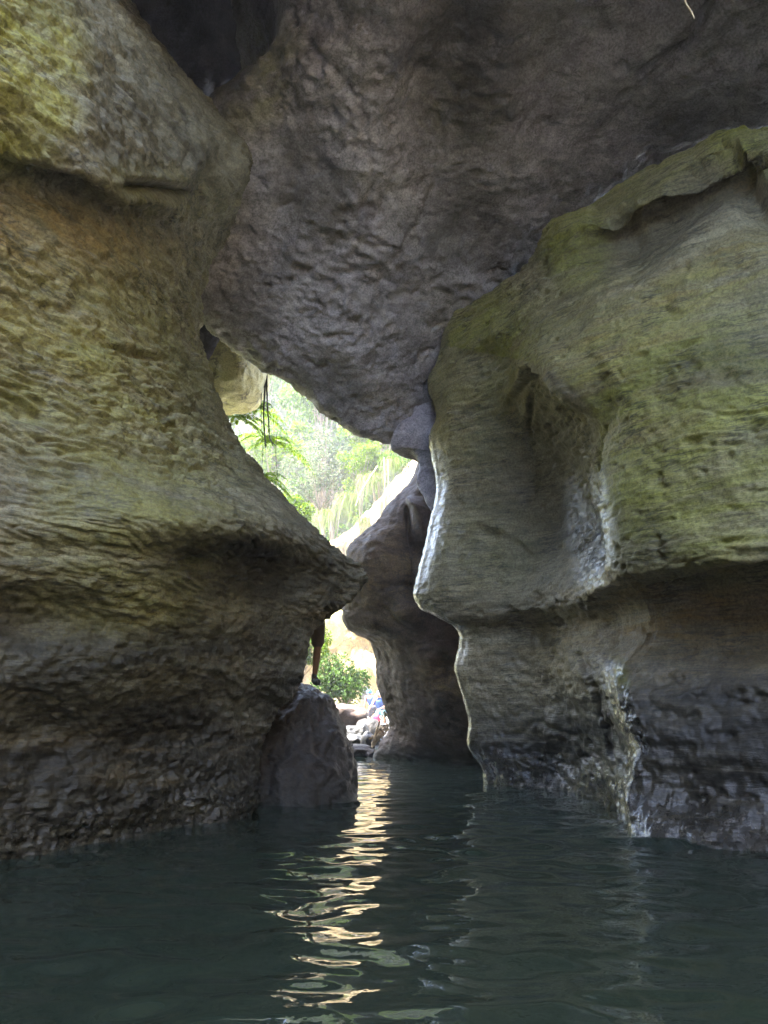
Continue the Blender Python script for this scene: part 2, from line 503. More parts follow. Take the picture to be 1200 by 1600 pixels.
# ------------------------------------------------------------------ canyon wall on the right, scalloped
def right_rows():
    rows = []
    def row(zs, pts, wrap=0.0):
        lower = .3 if zs < 2.1 else 0.0
        pts = list(pts)
        for i, dY in ((0, lower), (1, lower), (2, lower * .7), (4, .35), (5, .75), (6, .1)):
            if 0 < zs < 5:
                pts[i] = push(pts[i], dY)
        lerp = lambda a, b, t: a + (b - a) * t
        e0, e1 = lerp(pts[2], pts[3], .8), lerp(pts[3], pts[4], .22)
        e2, e3 = lerp(pts[6], pts[7], .7), lerp(pts[6], pts[7], .93)
        pts = pts[:3] + [e0, pts[3], e1] + pts[4:7] + [e2, e3, push(pts[7], .16)]
        lift = 1.0 if zs < 4 else 1.0 + (zs - 4) * .25
        r = [W(5.6, -14, zs * lift), W(4.7, -4, zs * lift), W(4.2, 2.5, zs * lift)] + pts
        s = pts[-1]
        r += [s + W(0.10, 0.16, wrap), s + W(.45, .5, wrap), s + W(1.5, 1.0, wrap), s + W(5, 1.6, wrap)]
        rows.append(r)
    T = lambda *a: [at(*q) for q in a]
    wl = [wat(1215, 1334), wat(1095, 1322), wat(1012, 1312), wat(984, 1302), wat(969, 1262), wat(870, 1234), wat(790, 1227), wat(757, 1222)]
    row(-1.2, [p + W(0, 0, -1.2) for p in wl])
    row(0, wl)
    row(.35, T((1215, 1260, 7.25), (1095, 1250, 7.7), (1030, 1235, 8.0), (985, 1235, 8.35), (968, 1225, 9.4), (870, 1205, 11.1), (785, 1205, 12.3), (752, 1198, 12.8)))
    row(.6, T((1215, 1190, 7.2), (1100, 1185, 7.65), (1030, 1175, 8.0), (1003, 1175, 8.35), (972, 1175, 9.4), (865, 1175, 11.1), (765, 1175, 12.35), (731, 1168, 12.75)))
    row(.9, T((1215, 1120, 7.25), (1090, 1120, 7.7), (1000, 1122, 8.15), (980, 1120, 8.5), (950, 1120, 9.4), (850, 1120, 11.1), (760, 1125, 12.35), (733, 1130, 12.7)))
    row(1.3, T((1215, 1045, 7.3), (1090, 1045, 7.8), (980, 1050, 8.35), (957, 1050, 8.75), (920, 1050, 9.5), (830, 1050, 11.1), (738, 1060, 12.3), (712, 1045, 12.7)))
    row(1.6, T((1215, 975, 7.4), (1090, 975, 7.9), (1005, 975, 8.45), (984, 968, 8.85), (930, 978, 9.65), (830, 985, 11.1), (740, 990, 12.2), (716, 985, 12.6)))
    row(2.0, T((1215, 912, 7.25), (1090, 918, 7.75), (990, 925, 8.35), (958, 918, 8.75), (900, 935, 9.7), (800, 955, 10.8), (695, 962, 12.05), (655, 948, 12.5)))
    row(2.2, T((1215, 880, 6.95), (1090, 885, 7.45), (985, 892, 8.1), (950, 890, 8.6), (900, 900, 9.6), (800, 920, 10.7), (680, 925, 11.95), (646, 928, 12.45)))
    row(2.6, T((1215, 785, 6.85), (1090, 790, 7.35), (975, 800, 8.1), (935, 800, 8.7), (897, 805, 9.7), (800, 810, 10.9), (698, 812, 12.1), (668, 832, 12.55)))
    row(3.2, T((1215, 690, 6.8), (1090, 700, 7.3), (980, 712, 8.0), (938, 720, 8.6), (890, 725, 9.5), (800, 730, 10.8), (712, 740, 12.0), (682, 765, 12.6)))
    row(3.8, T((1215, 600, 6.8), (1080, 612, 7.3), (985, 632, 7.85), (940, 660, 8.45), (880, 662, 9.35), (790, 665, 10.6), (703, 670, 11.9), (671, 690, 12.5)))
    row(4.3, T((1215, 520, 6.9), (1060, 535, 7.4), (945, 562, 8.0), (872, 583, 8.65), (830, 600, 9.45), (770, 605, 10.4), (700, 615, 11.75), (681, 650, 12.5)))
    row(4.9, T((1215, 440, 7.0), (1060, 465, 7.6), (930, 505, 8.3), (845, 545, 9.0), (812, 552, 9.6), (765, 562, 10.4), (705, 570, 11.6), (667, 602, 12.35)))
    row(5.5, T((1215, 345, 7.1), (1070, 372, 7.8), (950, 412, 8.5), (880, 452, 9.2), (830, 482, 9.8), (770, 515, 10.6), (715, 535, 11.6), (686, 545, 12.2)))
    row(5.9, T((1215, 305, 7.15), (1100, 325, 7.75), (985, 378, 8.45), (920, 422, 9.05), (868, 432, 9.5), (822, 464, 10.1), (766, 492, 10.9), (690, 527, 12.1)))
    row(6.1, T((1215, 264, 7.5), (1130, 278, 8.0), (1022, 338, 8.7), (942, 388, 9.25), (884, 402, 9.5), (836, 442, 10.1), (778, 474, 10.85), (694, 513, 12.1)))
    row(6.4, T((1215, 237, 7.3), (1145, 240, 7.7), (1045, 292, 8.3), (962, 343, 8.9), (908, 352, 9.2), (848, 424, 9.95), (786, 459, 10.75), (697, 504, 12.05)))
    row(6.7, T((1215, 208, 7.7), (1128, 202, 8.2), (1000, 267, 9.0), (922, 322, 9.5), (869, 342, 9.8), (823, 412, 10.4), (780, 449, 11.0), (700, 496, 12.0)))
    top = rows[-1]
    rows.append([p + W(.25, .6, .12) if i > 2 else p + W(0, 0, 1.5) for i, p in enumerate(top)])
    rows.append([p + W(1.4, 1.8, .2) if i > 2 else p + W(1.0, 0, 4) for i, p in enumerate(top)])
    rows.append([p + W(5, 4, .8) if i > 2 else p + W(5, 0, 6) for i, p in enumerate(top)])
    return rows

def right_disp(V):
    px, py = pix(V)
    q = ripple(V, 1.5, 10.0, 11, tilt=-0.05)
    k = 0.35 + 0.8 * sstep(-0.3, 0.4, pn(V * 0.45, 19))
    up = sstep(1.6, 2.6, V[:, 2])
    d = 0.12 * fbm(V * 0.8, 3, 12)
    patch = sstep(-.15, .35, pn(V * W(.5, .5, 1.1), 15))
    d = d + up * (0.05 * patch * (np.abs(pn(q, 13)) - 0.25) + 0.05 * k * (np.abs(fbm(q * W(2.2, 2.2, 1.7), 3, 14, gain=.65)) - 0.2))
    pitn = fbm(V * W(3.5, 3.5, 5), 3, 18)
    d = d - .05 * sstep(.22, .5, pitn)
    q3 = ripple(V, 2.0, 3.4, 16, tilt=-0.25, warp=0.4)
    d = d + (1 - up) * (0.07 * fbm(q3, 4, 16) + .05 * (np.abs(fbm(V * W(3, 3, 4), 4, 20, gain=.62)) - .12))
    d = d + 0.045 * fbm(V * 6.5, 5, 17, gain=.62)
    rx = np.interp(py, (545, 565, 583, 620, 660, 720, 800, 890, 930), (790, 826, 868, 912, 940, 938, 934, 948, 955)) + 5 * pn(V * 2.7, 86)
    ty = np.interp(px, (770, 800, 830, 872, 940), (660, 612, 566, 580, 655))
    scoop = sstep(-2, 20, rx - px) * sstep(-3, 18, py - ty) * sstep(770, 850, px) * (1 - sstep(800, 930, py))
    d = d - .38 * scoop
    fy = np.interp(px, (905, 922, 985, 1030, 1080, 1125, 1150, 1185, 1215), (350, 332, 322, 292, 238, 212, 216, 268, 300)) + 4 * pn(V * 3, 85)
    fold = sstep(-4, 30, py - fy) * (1 - sstep(40, 140, py - fy)) * sstep(895, 985, px)
    d = d - .30 * fold
    ly = np.interp(px, (830, 950, 1000, 1090, 1215), (950, 918, 917, 896, 880)) + 6 * pn(V * 2.2, 84)
    d = d - .30 * sstep(-2, 14, py - ly) * (1 - sstep(60, 190, py - ly)) * sstep(900, 985, px)
    hy = np.interp(px, (690, 745, 800, 840), (862, 812, 832, 880))
    d = d - .13 * sstep(0, 12, py - hy) * (1 - sstep(905, 945, py)) * sstep(688, 715, px) * (1 - sstep(800, 845, px))
    calm = 1 - .6 * line_mask(px, py, [(668, 600), (671, 690), (680, 760), (668, 832), (646, 928), (655, 948), (716, 985), (712, 1045), (733, 1130), (731, 1168), (752, 1198)], 26)
    d = d * calm
    for path, dep, wd in (([(903, 1020), (918, 1060), (930, 1090), (945, 1130), (960, 1180)], .07, 4), ([(828, 580), (822, 640), (812, 720), (806, 790)], .05, 4),
                          ([(1020, 935), (1100, 930), (1195, 905)], .04, 3), ([(790, 1150), (850, 1130), (900, 1150)], .04, 4), ([(1090, 640), (1140, 650), (1200, 640)], .03, 3)):
        wob = 7 * pn(V * 3.1, 88)
        d = d - dep * line_mask(px + wob, py + wob, path, wd)
    d = d + .22 * ell(px, py, 865, 640, 60, 75, 0, .5)
    d = d - 0.05 * ell(px, py, 1135, 590, 18, 14, 0, .6) - .05 * ell(px, py, 1080, 690, 14, 8, 0, .6)
    return d

def right_masks(V, px, py):
    nz = 0.3 * fbm(V * 1.2, 3, 22)
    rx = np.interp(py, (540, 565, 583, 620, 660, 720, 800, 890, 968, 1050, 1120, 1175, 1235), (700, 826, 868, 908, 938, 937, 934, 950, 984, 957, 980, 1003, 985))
    near = sstep(-10, 10, px - rx)  # algae thins and painted shade starts at the ridge
    g = 1.2 * ell(px, py, 1090, 720, 200, 170, 0, .5) + .55 * ell(px, py, 1020, 560, 230, 120, 0, .6) + .8 * ell(px, py, 900, 385, 55, 60, 0, .4) \
        + .6 * ell(px, py, 1020, 270, 180, 50, -30, .5) + .8 * ell(px, py, 1180, 230, 60, 50, 0, .5) + .4 * ell(px, py, 1150, 430, 110, 60, -20, .6) \
        + 1.0 * ell(px, py, 740, 600, 80, 150, 0, .6) + .8 * ell(px, py, 740, 860, 110, 70, 0, .6) + .9 * ell(px, py, 962, 1075, 20, 45, 0, .5)  # algae, with the lit crest and facets brightened in colour too
    o = .8 * ell(px, py, 980, 600, 130, 110, 0, .7) + .6 * ell(px, py, 1130, 420, 130, 40, -25, .5) + .5 * ell(px, py, 740, 690, 70, 110, 0, .7) \
        + .6 * ell(px, py, 930, 960, 110, 60, 0, .5) + .55 * ell(px, py, 830, 1040, 120, 60, 0, .6) + .9 * ell(px, py, 1120, 970, 180, 90, 0, .6)
    wetz = 1 - sstep(0.05, 0.8, V[:, 2] + nz)
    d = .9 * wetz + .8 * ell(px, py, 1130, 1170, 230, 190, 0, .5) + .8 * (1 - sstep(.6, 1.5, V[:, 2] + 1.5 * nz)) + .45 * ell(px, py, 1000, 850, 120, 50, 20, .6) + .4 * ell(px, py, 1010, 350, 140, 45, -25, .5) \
        + .45 * ell(px, py, 1130, 570, 120, 50, -12, .6) + .3 * ell(px, py, 870, 640, 70, 70, 0, .5)  # film low down; crest and scoop ellipses paint shade
    wt = .85 * wetz + 1.3 * ell(px, py, 922, 830, 32, 100, -6, .5) + 1.0 * line_mask(px, py, [(957, 1050), (980, 1120), (1000, 1175), (985, 1235), (985, 1305)], 16) + 1.0 * line_mask(px, py, [(668, 690), (680, 760), (668, 832), (646, 928), (655, 948), (716, 985), (712, 1045), (733, 1130), (731, 1168), (752, 1198)], 14) + .5 * ell(px, py, 700, 830, 40, 60, -40, .7) \
        + .3 * (1 - sstep(1.0, 2.2, V[:, 2]))
    d = d + .3 * (1 - near) * sstep(560, 600, py) * ell(px, py, 850, 720, 110, 190, 0, .6)  # painted shade on the face turned away past the ridge
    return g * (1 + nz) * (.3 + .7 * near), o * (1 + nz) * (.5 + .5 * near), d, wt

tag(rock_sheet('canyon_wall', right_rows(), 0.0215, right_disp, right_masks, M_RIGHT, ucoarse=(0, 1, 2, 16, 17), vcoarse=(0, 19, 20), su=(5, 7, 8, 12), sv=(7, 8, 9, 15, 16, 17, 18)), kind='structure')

# ------------------------------------------------------------------ the jammed boulder overhead
def chock_rows():
    rows = []
    def row(back, pts):
        a, b = pts[0], pts[-1]
        rows.append([a + W(-1.2, back + 2.5, 1.5), a + W(-.35, back, .4)] + pts + [b + W(1.5, 1.0, .3), b + W(4, 3, 1.0)])
    T = lambda *a: [at(*q) for q in a]
    b = T((300, 505, 11.7), (345, 533, 11.9), (420, 577, 12.3), (500, 630, 12.7), (560, 678, 13.1), (608, 699, 13.4), (660, 690, 13.6), (740, 600, 13.6))
    row(1, [p + W(0, 3.0, 4.5) for p in b])
    row(1, [p + W(0, 1.3, 1.5) for p in b])
    row(1, [p + W(0, .35, .22) for p in b])
    row(1, b)
    row(1, T((285, 445, 11.0), (345, 478, 11.2), (420, 525, 11.6), (500, 578, 12.0), (565, 625, 12.4), (620, 640, 12.8), (680, 620, 13.1), (760, 540, 13.2)))
    row(1, T((290, 350, 10.4), (355, 380, 10.5), (430, 420, 10.8), (520, 465, 11.1), (600, 505, 11.5), (680, 520, 12.0), (760, 490, 12.2), (850, 420, 12.2)))
    row(1, T((315, 235, 9.8), (385, 265, 9.7), (460, 295, 9.8), (560, 330, 9.9), (650, 355, 10.3), (750, 375, 10.8), (850, 370, 11.0), (960, 320, 11.0)))
    row(1, T((348, 160, 9.3), (420, 175, 9.1), (500, 190, 8.9), (590, 205, 8.9), (690, 225, 9.3), (820, 250, 9.6), (950, 260, 9.9), (1090, 235, 9.8)))
    row(1, T((385, 112, 9.0), (450, 110, 8.6), (530, 105, 8.2), (620, 105, 8.1), (730, 120, 8.5), (870, 150, 8.9), (1020, 180, 9.1), (1200, 190, 8.8)))
    row(1, T((436, 50, 8.5), (490, 40, 8.1), (560, 25, 7.7), (650, 20, 7.5), (770, 30, 7.8), (920, 60, 8.2), (1090, 90, 8.0), (1300, 130, 7.9)))
    row(1, T((452, -30, 8.0), (510, -45, 7.5), (590, -60, 7.0), (680, -70, 6.8), (800, -60, 7.0), (960, -40, 7.3), (1150, 0, 7.2), (1400, 60, 7.0)))
    row(1, T((440, -160, 7.0), (520, -190, 6.5), (600, -210, 6.1), (700, -220, 5.9), (830, -220, 6.0), (1000, -200, 6.2), (1230, -150, 6.2), (1550, -60, 6.0)))
    row(1, [W(x, y, z) for x, y, z in ((-1.2, 3.6, 9.8), (-.6, 3.2, 9.7), (0, 2.9, 9.6), (.6, 2.8, 9.5), (1.4, 2.7, 9.5), (2.4, 2.7, 9.5), (3.6, 2.8, 9.4), (5.2, 3.0, 9.2))])
    row(1, [W(x, y, 11) for x, y in ((-1.2, 3.0), (-.6, 2.6), (0, 2.3), (.6, 2.2), (1.4, 2.1), (2.4, 2.1), (3.6, 2.2), (5.2, 2.4))])
    row(1, [W(-1.2, 6.5, 13.5), W(-.6, 6.3, 13.8), W(0, 6.2, 14), W(.6, 6.2, 14), W(1.4, 6.2, 14), W(2.4, 6.2, 14), W(3.6, 6.3, 13.6), W(5.2, 6.5, 13)])
    row(1, [W(-1.2, 10, 14.5), W(-.6, 10, 14.6), W(0, 10, 14.8), W(.6, 10, 14.8), W(1.4, 10, 14.8), W(2.4, 10, 14.8), W(3.6, 10, 14.4), W(5.2, 10, 14)])
    row(1, [p + W(0, 3.2, 4.6) for p in b])
    return rows

def chock_disp(V):
    px, py = pix(V)
    d = 0.16 * fbm(V * 0.7, 3, 32)
    q = V * W(1.8, 1.8, 2.6)
    pit = np.abs(fbm(q * 2.2 + 0.3 * pn(V * 2, 33)[:, None], 3, 34))
    k = ell(px, py, 560, 300, 190, 320, 32, .6) + .25 + .5 * ell(px, py, 480, 560, 200, 90, 30, .6)
    patch = sstep(-.3, .3, pn(V * .9, 38))
    ridge = 1 - np.abs(fbm(V * W(2.6, 2.6, 3.4) + .35 * pn(V * 1.7, 39)[:, None], 3, 34, gain=.55)) * 2.6
    d = d + .065 * k * patch * (ridge - .5) + .16 * (np.abs(fbm(V * W(.75, .75, .55), 2, 42)) - .15)
    d = d + 0.10 * fbm(V * W(1.8, 1.8, 3), 5, 36, gain=.6)
    d = d + 0.05 * fbm(V * 6.5, 5, 37, gain=.65)
    d = d - .06 * sstep(.25, .5, fbm(V * 2.8, 3, 35))
    wob = 12 * pn(V * 2.3, 89)
    for path, dep, wd in (([(1110, 10), (1075, 60), (1040, 92), (1010, 110)], .14, 7), ([(480, 60), (560, 160), (585, 260), (560, 330)], .05, 5), ([(700, 180), (690, 300), (620, 400)], .05, 5), ([(860, 120), (800, 230), (790, 330)], .05, 4)):
        d = d - dep * line_mask(px + wob, py + wob, path, wd)
    d = d - .28 * ell(px, py, 690, 90, 55, 150, 8, .7)
    d = d - .10 * ell(px, py, 1070, 60, 120, 10, -48, .8)
    return d

def chock_masks(V, px, py):
    nz = 0.3 * fbm(V * 1.1, 3, 23)
    g = .45 * ell(px, py, 400, 120, 60, 90, 30, .6) + .25 * ell(px, py, 720, 180, 60, 60, 0, .6) + .15
    o = .3 * ell(px, py, 600, 640, 120, 40, 35, .6)
    d = .45 * sstep(.0, .4, pn(V * .6, 41)) + .4 * ell(px, py, 720, 110, 70, 150, 10, .6)  # random film, plus a dark ellipse painting shade in the groove
    return g * (1 + nz), o, d, 0 * g

ch = rock_sheet('boulder', chock_rows(), 0.027, chock_disp, chock_masks, M_CHOCK, ucoarse=(0, 1, 9, 10), vcoarse=(0, 1, 12, 13, 14, 15), toward=(0, 9, -20))
tag(ch, 'huge grey chockstone boulder jammed overhead between both canyon walls', 'boulder')

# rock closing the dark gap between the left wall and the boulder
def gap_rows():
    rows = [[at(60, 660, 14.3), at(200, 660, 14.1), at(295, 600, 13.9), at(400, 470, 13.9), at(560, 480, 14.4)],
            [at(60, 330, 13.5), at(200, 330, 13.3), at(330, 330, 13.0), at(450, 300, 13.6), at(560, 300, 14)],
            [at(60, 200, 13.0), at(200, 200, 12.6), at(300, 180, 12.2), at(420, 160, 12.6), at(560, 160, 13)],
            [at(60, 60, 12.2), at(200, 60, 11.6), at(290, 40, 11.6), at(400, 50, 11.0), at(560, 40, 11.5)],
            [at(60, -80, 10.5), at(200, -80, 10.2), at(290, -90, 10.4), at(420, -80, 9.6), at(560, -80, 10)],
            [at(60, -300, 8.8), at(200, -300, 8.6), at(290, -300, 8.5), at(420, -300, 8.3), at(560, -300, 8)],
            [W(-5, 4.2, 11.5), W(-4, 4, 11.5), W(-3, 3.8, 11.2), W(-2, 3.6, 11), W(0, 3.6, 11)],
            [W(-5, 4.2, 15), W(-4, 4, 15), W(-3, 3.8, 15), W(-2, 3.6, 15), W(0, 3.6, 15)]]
    return [[r[0] + W(-12, 2, 0)] + r for r in rows]  # hidden side column added to keep sky light out
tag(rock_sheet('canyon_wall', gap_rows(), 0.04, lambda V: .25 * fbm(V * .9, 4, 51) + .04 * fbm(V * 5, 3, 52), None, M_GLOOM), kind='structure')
def sky_block_rows():
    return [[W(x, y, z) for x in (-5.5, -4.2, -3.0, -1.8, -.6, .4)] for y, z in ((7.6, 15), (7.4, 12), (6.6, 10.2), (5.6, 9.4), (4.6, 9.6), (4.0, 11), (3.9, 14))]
tag(rock_sheet('canyon_wall', sky_block_rows(), .08, lambda V: .2 * fbm(V * .9, 4, 53), None, M_GLOOM), kind='structure')  # unseen rock added above the view to block sky light from the gap

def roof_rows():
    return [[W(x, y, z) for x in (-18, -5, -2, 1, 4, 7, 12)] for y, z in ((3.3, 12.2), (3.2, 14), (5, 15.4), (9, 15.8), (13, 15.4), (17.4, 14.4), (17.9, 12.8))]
tag(rock_sheet('light_block_slab', roof_rows(), .15, lambda V: .3 * fbm(V * .6, 4, 54), None, M_GLOOM, toward=(0, 9, 100)), kind='structure')  # unseen slab added overhead to keep sky and sun out

# unseen rock face added behind the camera so light enters from overhead
def rear_rows():
    return [[W(-7, -12, z), W(-3, -13, z), W(0, -13.5 + .1 * z, z), W(3, -13, z), W(7, -12, z)] for z in (-1, 1.5, 3.5, 5.5, 7.5, 9)]
tag(rock_sheet('canyon_wall', rear_rows(), .15, lambda V: .5 * fbm(V * .5, 4, 55), None, M_CHOCK, toward=(0, 0, 3)), kind='structure')

# ------------------------------------------------------------------ dark fin and the brown buttress behind it
def fin_rows():
    edge = [(690, 560, 13.3), (668, 600, 13.1), (640, 643, 13.0), (614, 682, 13.0), (613, 699, 13.1), (648, 708, 13.2), (657, 724, 13.25), (652, 752, 13.2), (664, 776, 13.2), (680, 805, 13.3), (684, 860, 13.5), (690, 950, 13.7)]
    rows = []
    for (x, y, Y) in edge:
        s = at(x, y, Y)
        rows.append([s + W(2.5, 2.2, 0), s + W(.9, 1.2, 0), s + W(.2, .45, 0), s, s + W(.22, -.06, 0), s + W(.7, .05, 0), s + W(1.8, .7, 0), s + W(3.5, 1.2, 0)])
    return rows
tag(rock_sheet('canyon_wall', fin_rows(), 0.03, lambda V: .05 * fbm(V * 1.6, 3, 61) + .03 * fbm(V * 7, 3, 62), None, M_CHOCK), kind='structure')

def brown_rows():
    T = lambda *a: [at(*q) for q in a]
    rows = []
    def row(l, *pts):
        s = at(*l)
        rows.append([s + W(2.2, 3.0, 0), s + W(.5, 1.1, 0), s] + T(*pts))
    row((700, 640, 16.0), (715, 645, 15.6), (740, 650, 15.2), (770, 650, 14.8), (840, 650, 14.6))
    row((656, 714, 15.8), (668, 718, 15.4), (690, 722, 15.0), (740, 722, 14.6), (820, 722, 14.5))
    row((640, 748, 15.7), (652, 752, 15.3), (672, 760, 15.0), (720, 765, 14.6), (810, 770, 14.5))
    row((611, 784, 15.6), (624, 790, 15.2), (648, 796, 15.0), (700, 800, 15.2), (800, 810, 14.5))
    row((590, 812, 15.5), (606, 820, 15.1), (640, 830, 14.9), (690, 840, 15.3), (790, 850, 14.5))
    row((552, 845, 15.4), (575, 850, 15.0), (636, 860, 14.9), (680, 870, 15.4), (790, 880, 14.5))
    row((545, 864, 15.4), (570, 870, 15.0), (640, 888, 14.9), (680, 900, 15.5), (780, 910, 14.5))
    row((550, 902, 15.6), (570, 905, 15.2), (622, 915, 15.0), (670, 935, 15.7), (770, 945, 14.6))
    row((537, 945, 16.0), (560, 945, 15.5), (618, 942, 15.1), (665, 965, 15.8), (770, 970, 14.8))
    row((546, 985, 16.3), (570, 980, 15.7), (640, 985, 15.2), (690, 998, 15.2), (770, 1000, 14.9))
    row((577, 1001, 16.6), (600, 1005, 16.0), (650, 1015, 15.3), (700, 1020, 15.0), (770, 1030, 14.9))
    row((589, 1030, 16.9), (610, 1035, 16.2), (650, 1045, 15.5), (705, 1055, 15.1), (780, 1060, 14.9))
    row((589, 1065, 17.2), (612, 1070, 16.5), (655, 1080, 15.7), (710, 1090, 15.2), (780, 1090, 15.0))
    row((600, 1100, 17.4), (620, 1105, 16.8), (660, 1115, 16.0), (715, 1120, 15.5), (790, 1120, 15.2))
    row((608, 1136, 17.6), (630, 1140, 17.0), (670, 1150, 16.3), (730, 1155, 15.8), (800, 1150, 15.4))
    wl = [wat(584, 1184), wat(625, 1186), wat(670, 1188), wat(735, 1192), wat(800, 1195)]
    s = wl[0]
    rows.append([s + W(2.2, 3, .1), s + W(.5, 1.0, .05)] + wl)
    rows.append([p + W(0, 0, -1.0) for p in rows[-1]])
    return rows
def brown_disp(V):
    px, py = pix(V)
    d = .09 * fbm(V * 1.1, 3, 71) + .06 * (np.abs(fbm(V * W(2.5, 2.5, 5), 4, 72)) - .1) + .025 * fbm(V * 7, 4, 73)
    fx = np.interp(py, (780, 800, 830, 870, 930), (632, 638, 640, 650, 646))
    d = d - .35 * sstep(0, 8, px - fx) * (1 - sstep(30, 85, px - fx)) * sstep(770, 800, py) * (1 - sstep(915, 940, py))
    d = d + .10 * line_mask(px, py, [(636, 795), (640, 830), (649, 870), (645, 925)], 4)
    d = d - .5 * ell(px, py, 668, 957, 50, 26, 20, .4) - .18 * ell(px, py, 590, 890, 30, 50, 10, .6)
    return d
def brown_masks(V, px, py):
    nz = .3 * fbm(V * 1.2, 3, 24)
    d = .9 * (1 - sstep(0.02, .5, V[:, 2] + nz)) + .3
    return 0 * d, .35 * ell(px, py, 600, 900, 60, 80, 0, .6) + .5 * ell(px, py, 695, 1065, 40, 25, 30, .6), d - .2 + .25 * nz, .08 + 0 * d  # second ochre patch paints a pinkish sheen into the colour
tag(rock_sheet('canyon_wall', brown_rows(), 0.028, brown_disp, brown_masks, M_BROWN), kind='structure')

# ------------------------------------------------------------------ free boulders
def blob(name, c, r, mat, seed, amp=.25, freq=1.0, sub=5, square=0.0, rot=None, fine=.04, masks=None, parent=None):
    bm = bmesh.new()
    bmesh.ops.create_icosphere(bm, subdivisions=sub, radius=1)
    me = bpy.data.meshes.new(name)
    bm.to_mesh(me)
    bm.free()
    V = np.empty(len(me.vertices) * 3, np.float32)
    me.vertices.foreach_get('co', V)
    V = V.reshape(-1, 3).astype(float)
    N = V.copy()
    if square:
        V = np.sign(V) * np.abs(V) ** (1 - square)
    q = V * freq + seed * 3.7
    V = V * (1 + amp * fbm(q, 4, seed) + fine * np.abs(fbm(q * 5, 3, seed + 2)))[:, None]
    V = V * np.array(r)
    if rot:
        V = V @ np.array(Matrix.Rotation(R(rot), 3, 'Z')).T
    c = np.array(c, float)
    me.vertices.foreach_set('co', V.astype(np.float32).ravel())
    me.polygons.foreach_set('use_smooth', np.full(len(me.polygons), True))
    put_masks(me, V + c, masks)
    me.update()
    o = link(name, me, mat, parent)
    o.location = c
    return o

# dark wet boulder at the foot of the left wall: lofted rings
def ring_rock(name, rings, sp, disp, masks, mat):
    rows = []
    for z, ctr, rad in rings:
        rows.append([W(ctr[0] + rad[k % len(rad)] * math.cos(a), ctr[1] + rad[k % len(rad)] * 1.0 * math.sin(a), z)
                     for k, a in [(k, k / len(rad) * math.tau) for k in range(len(rad) + 1)]])
    return rock_sheet(name, rows, sp, disp, masks, mat, toward=(0, -1000, 0))

pb, pt = wat(480, 1248), at(492, 1072, 11.0)
lx, rx = at(388, 1200, 10.6)[0], at(556, 1200, 10.6)[0]
cxb = (lx + rx) / 2
def wb_masks(V, px, py):
    d = .8 * (1 - sstep(.05, .5, V[:, 2]))
    return 0 * d, .5 + 0 * d, d, .15 + .6 * sstep(1.25, 1.45, V[:, 2])
rb = ring_rock('boulder',
               [(-1.0, (cxb, 11.0), (.74, .8, .85, .95, 1.0, .95, .95, .85)),
                (0.0, (cxb, 11.0), (.74, .8, .85, .95, 1.0, .95, .95, .85)),
                (.35, (cxb + .0, 11.05), (.70, .8, .8, .85, .92, .88, .88, .78)),
                (.8, (cxb - .04, 11.1), (.58, .7, .75, .75, .75, .75, .75, .64)),
                (1.15, (cxb - .06, 11.15), (.42, .55, .65, .65, .7, .65, .6, .5)),
                (1.36, (cxb - .06, 11.2), (.30, .4, .5, .5, .6, .5, .45, .36)),
                (1.46, (cxb - .06, 11.2), (.14, .2, .25, .25, .3, .25, .2, .16)),
                (1.48, (cxb - .06, 11.2), (.01,) * 8)],
               .018, lambda V: .22 * (np.abs(fbm(V * W(1.6, 1.6, 1.0), 3, 84)) - .12) + .10 * fbm(V * 1.9, 4, 81) + .10 * (np.abs(fbm(V * W(3.5, 3.5, 2.2), 4, 82, gain=.62)) - .1) + .03 * fbm(V * 9, 4, 83, gain=.65), wb_masks, M_WETROCK)
tag(rb, 'dark wet boulder rising from the water at the foot of the left wall', 'boulder')

hc = at(350, 560, 15.6)
hr = blob('boulder', hc, (.98, 1.3, 1.15), M_PALE, 5, .16, 1.2, 6, .25)
tag(hr, 'pale yellowish rock block hanging in the upper left corner of the skylit gap', 'boulder')

# ------------------------------------------------------------------ water and ground
def make_water():
    xs = np.concatenate((np.linspace(-40, -7, 16), np.linspace(-6.8, 6.8, 270), np.linspace(7, 40, 16)))
    ys = np.concatenate((np.linspace(-60, 1.5, 40), 1.6 * (22 / 1.6) ** np.linspace(0, 1, 640)[:], np.linspace(22.5, 30, 8)))
    X, Y = np.meshgrid(xs, ys)
    Z = np.zeros_like(X)
    g = np.random.RandomState(11)
    amp0 = 0.0020
    for k in range(60):
        lam = math.exp(g.uniform(math.log(.2), math.log(1.0)))
        th = g.normal(math.pi / 2, .68)
        kk = math.tau / lam
        Z += amp0 * (lam / .5) ** 0.95 * np.sin(kk * (X * math.cos(th) + Y * math.sin(th)) + g.uniform(0, 7))
    fade = .35 + .65 * sstep(-.5, .5, fbm(np.stack((X.ravel() * .35, Y.ravel() * .35, 0 * X.ravel()), 1), 2, 91)).reshape(X.shape)
    Z *= fade * (1 - .55 * sstep(6, 14, Y))
    V = np.stack((X, Y, Z), -1).reshape(-1, 3)
    return mesh_np('water', V, grid_faces(len(ys), len(xs)))

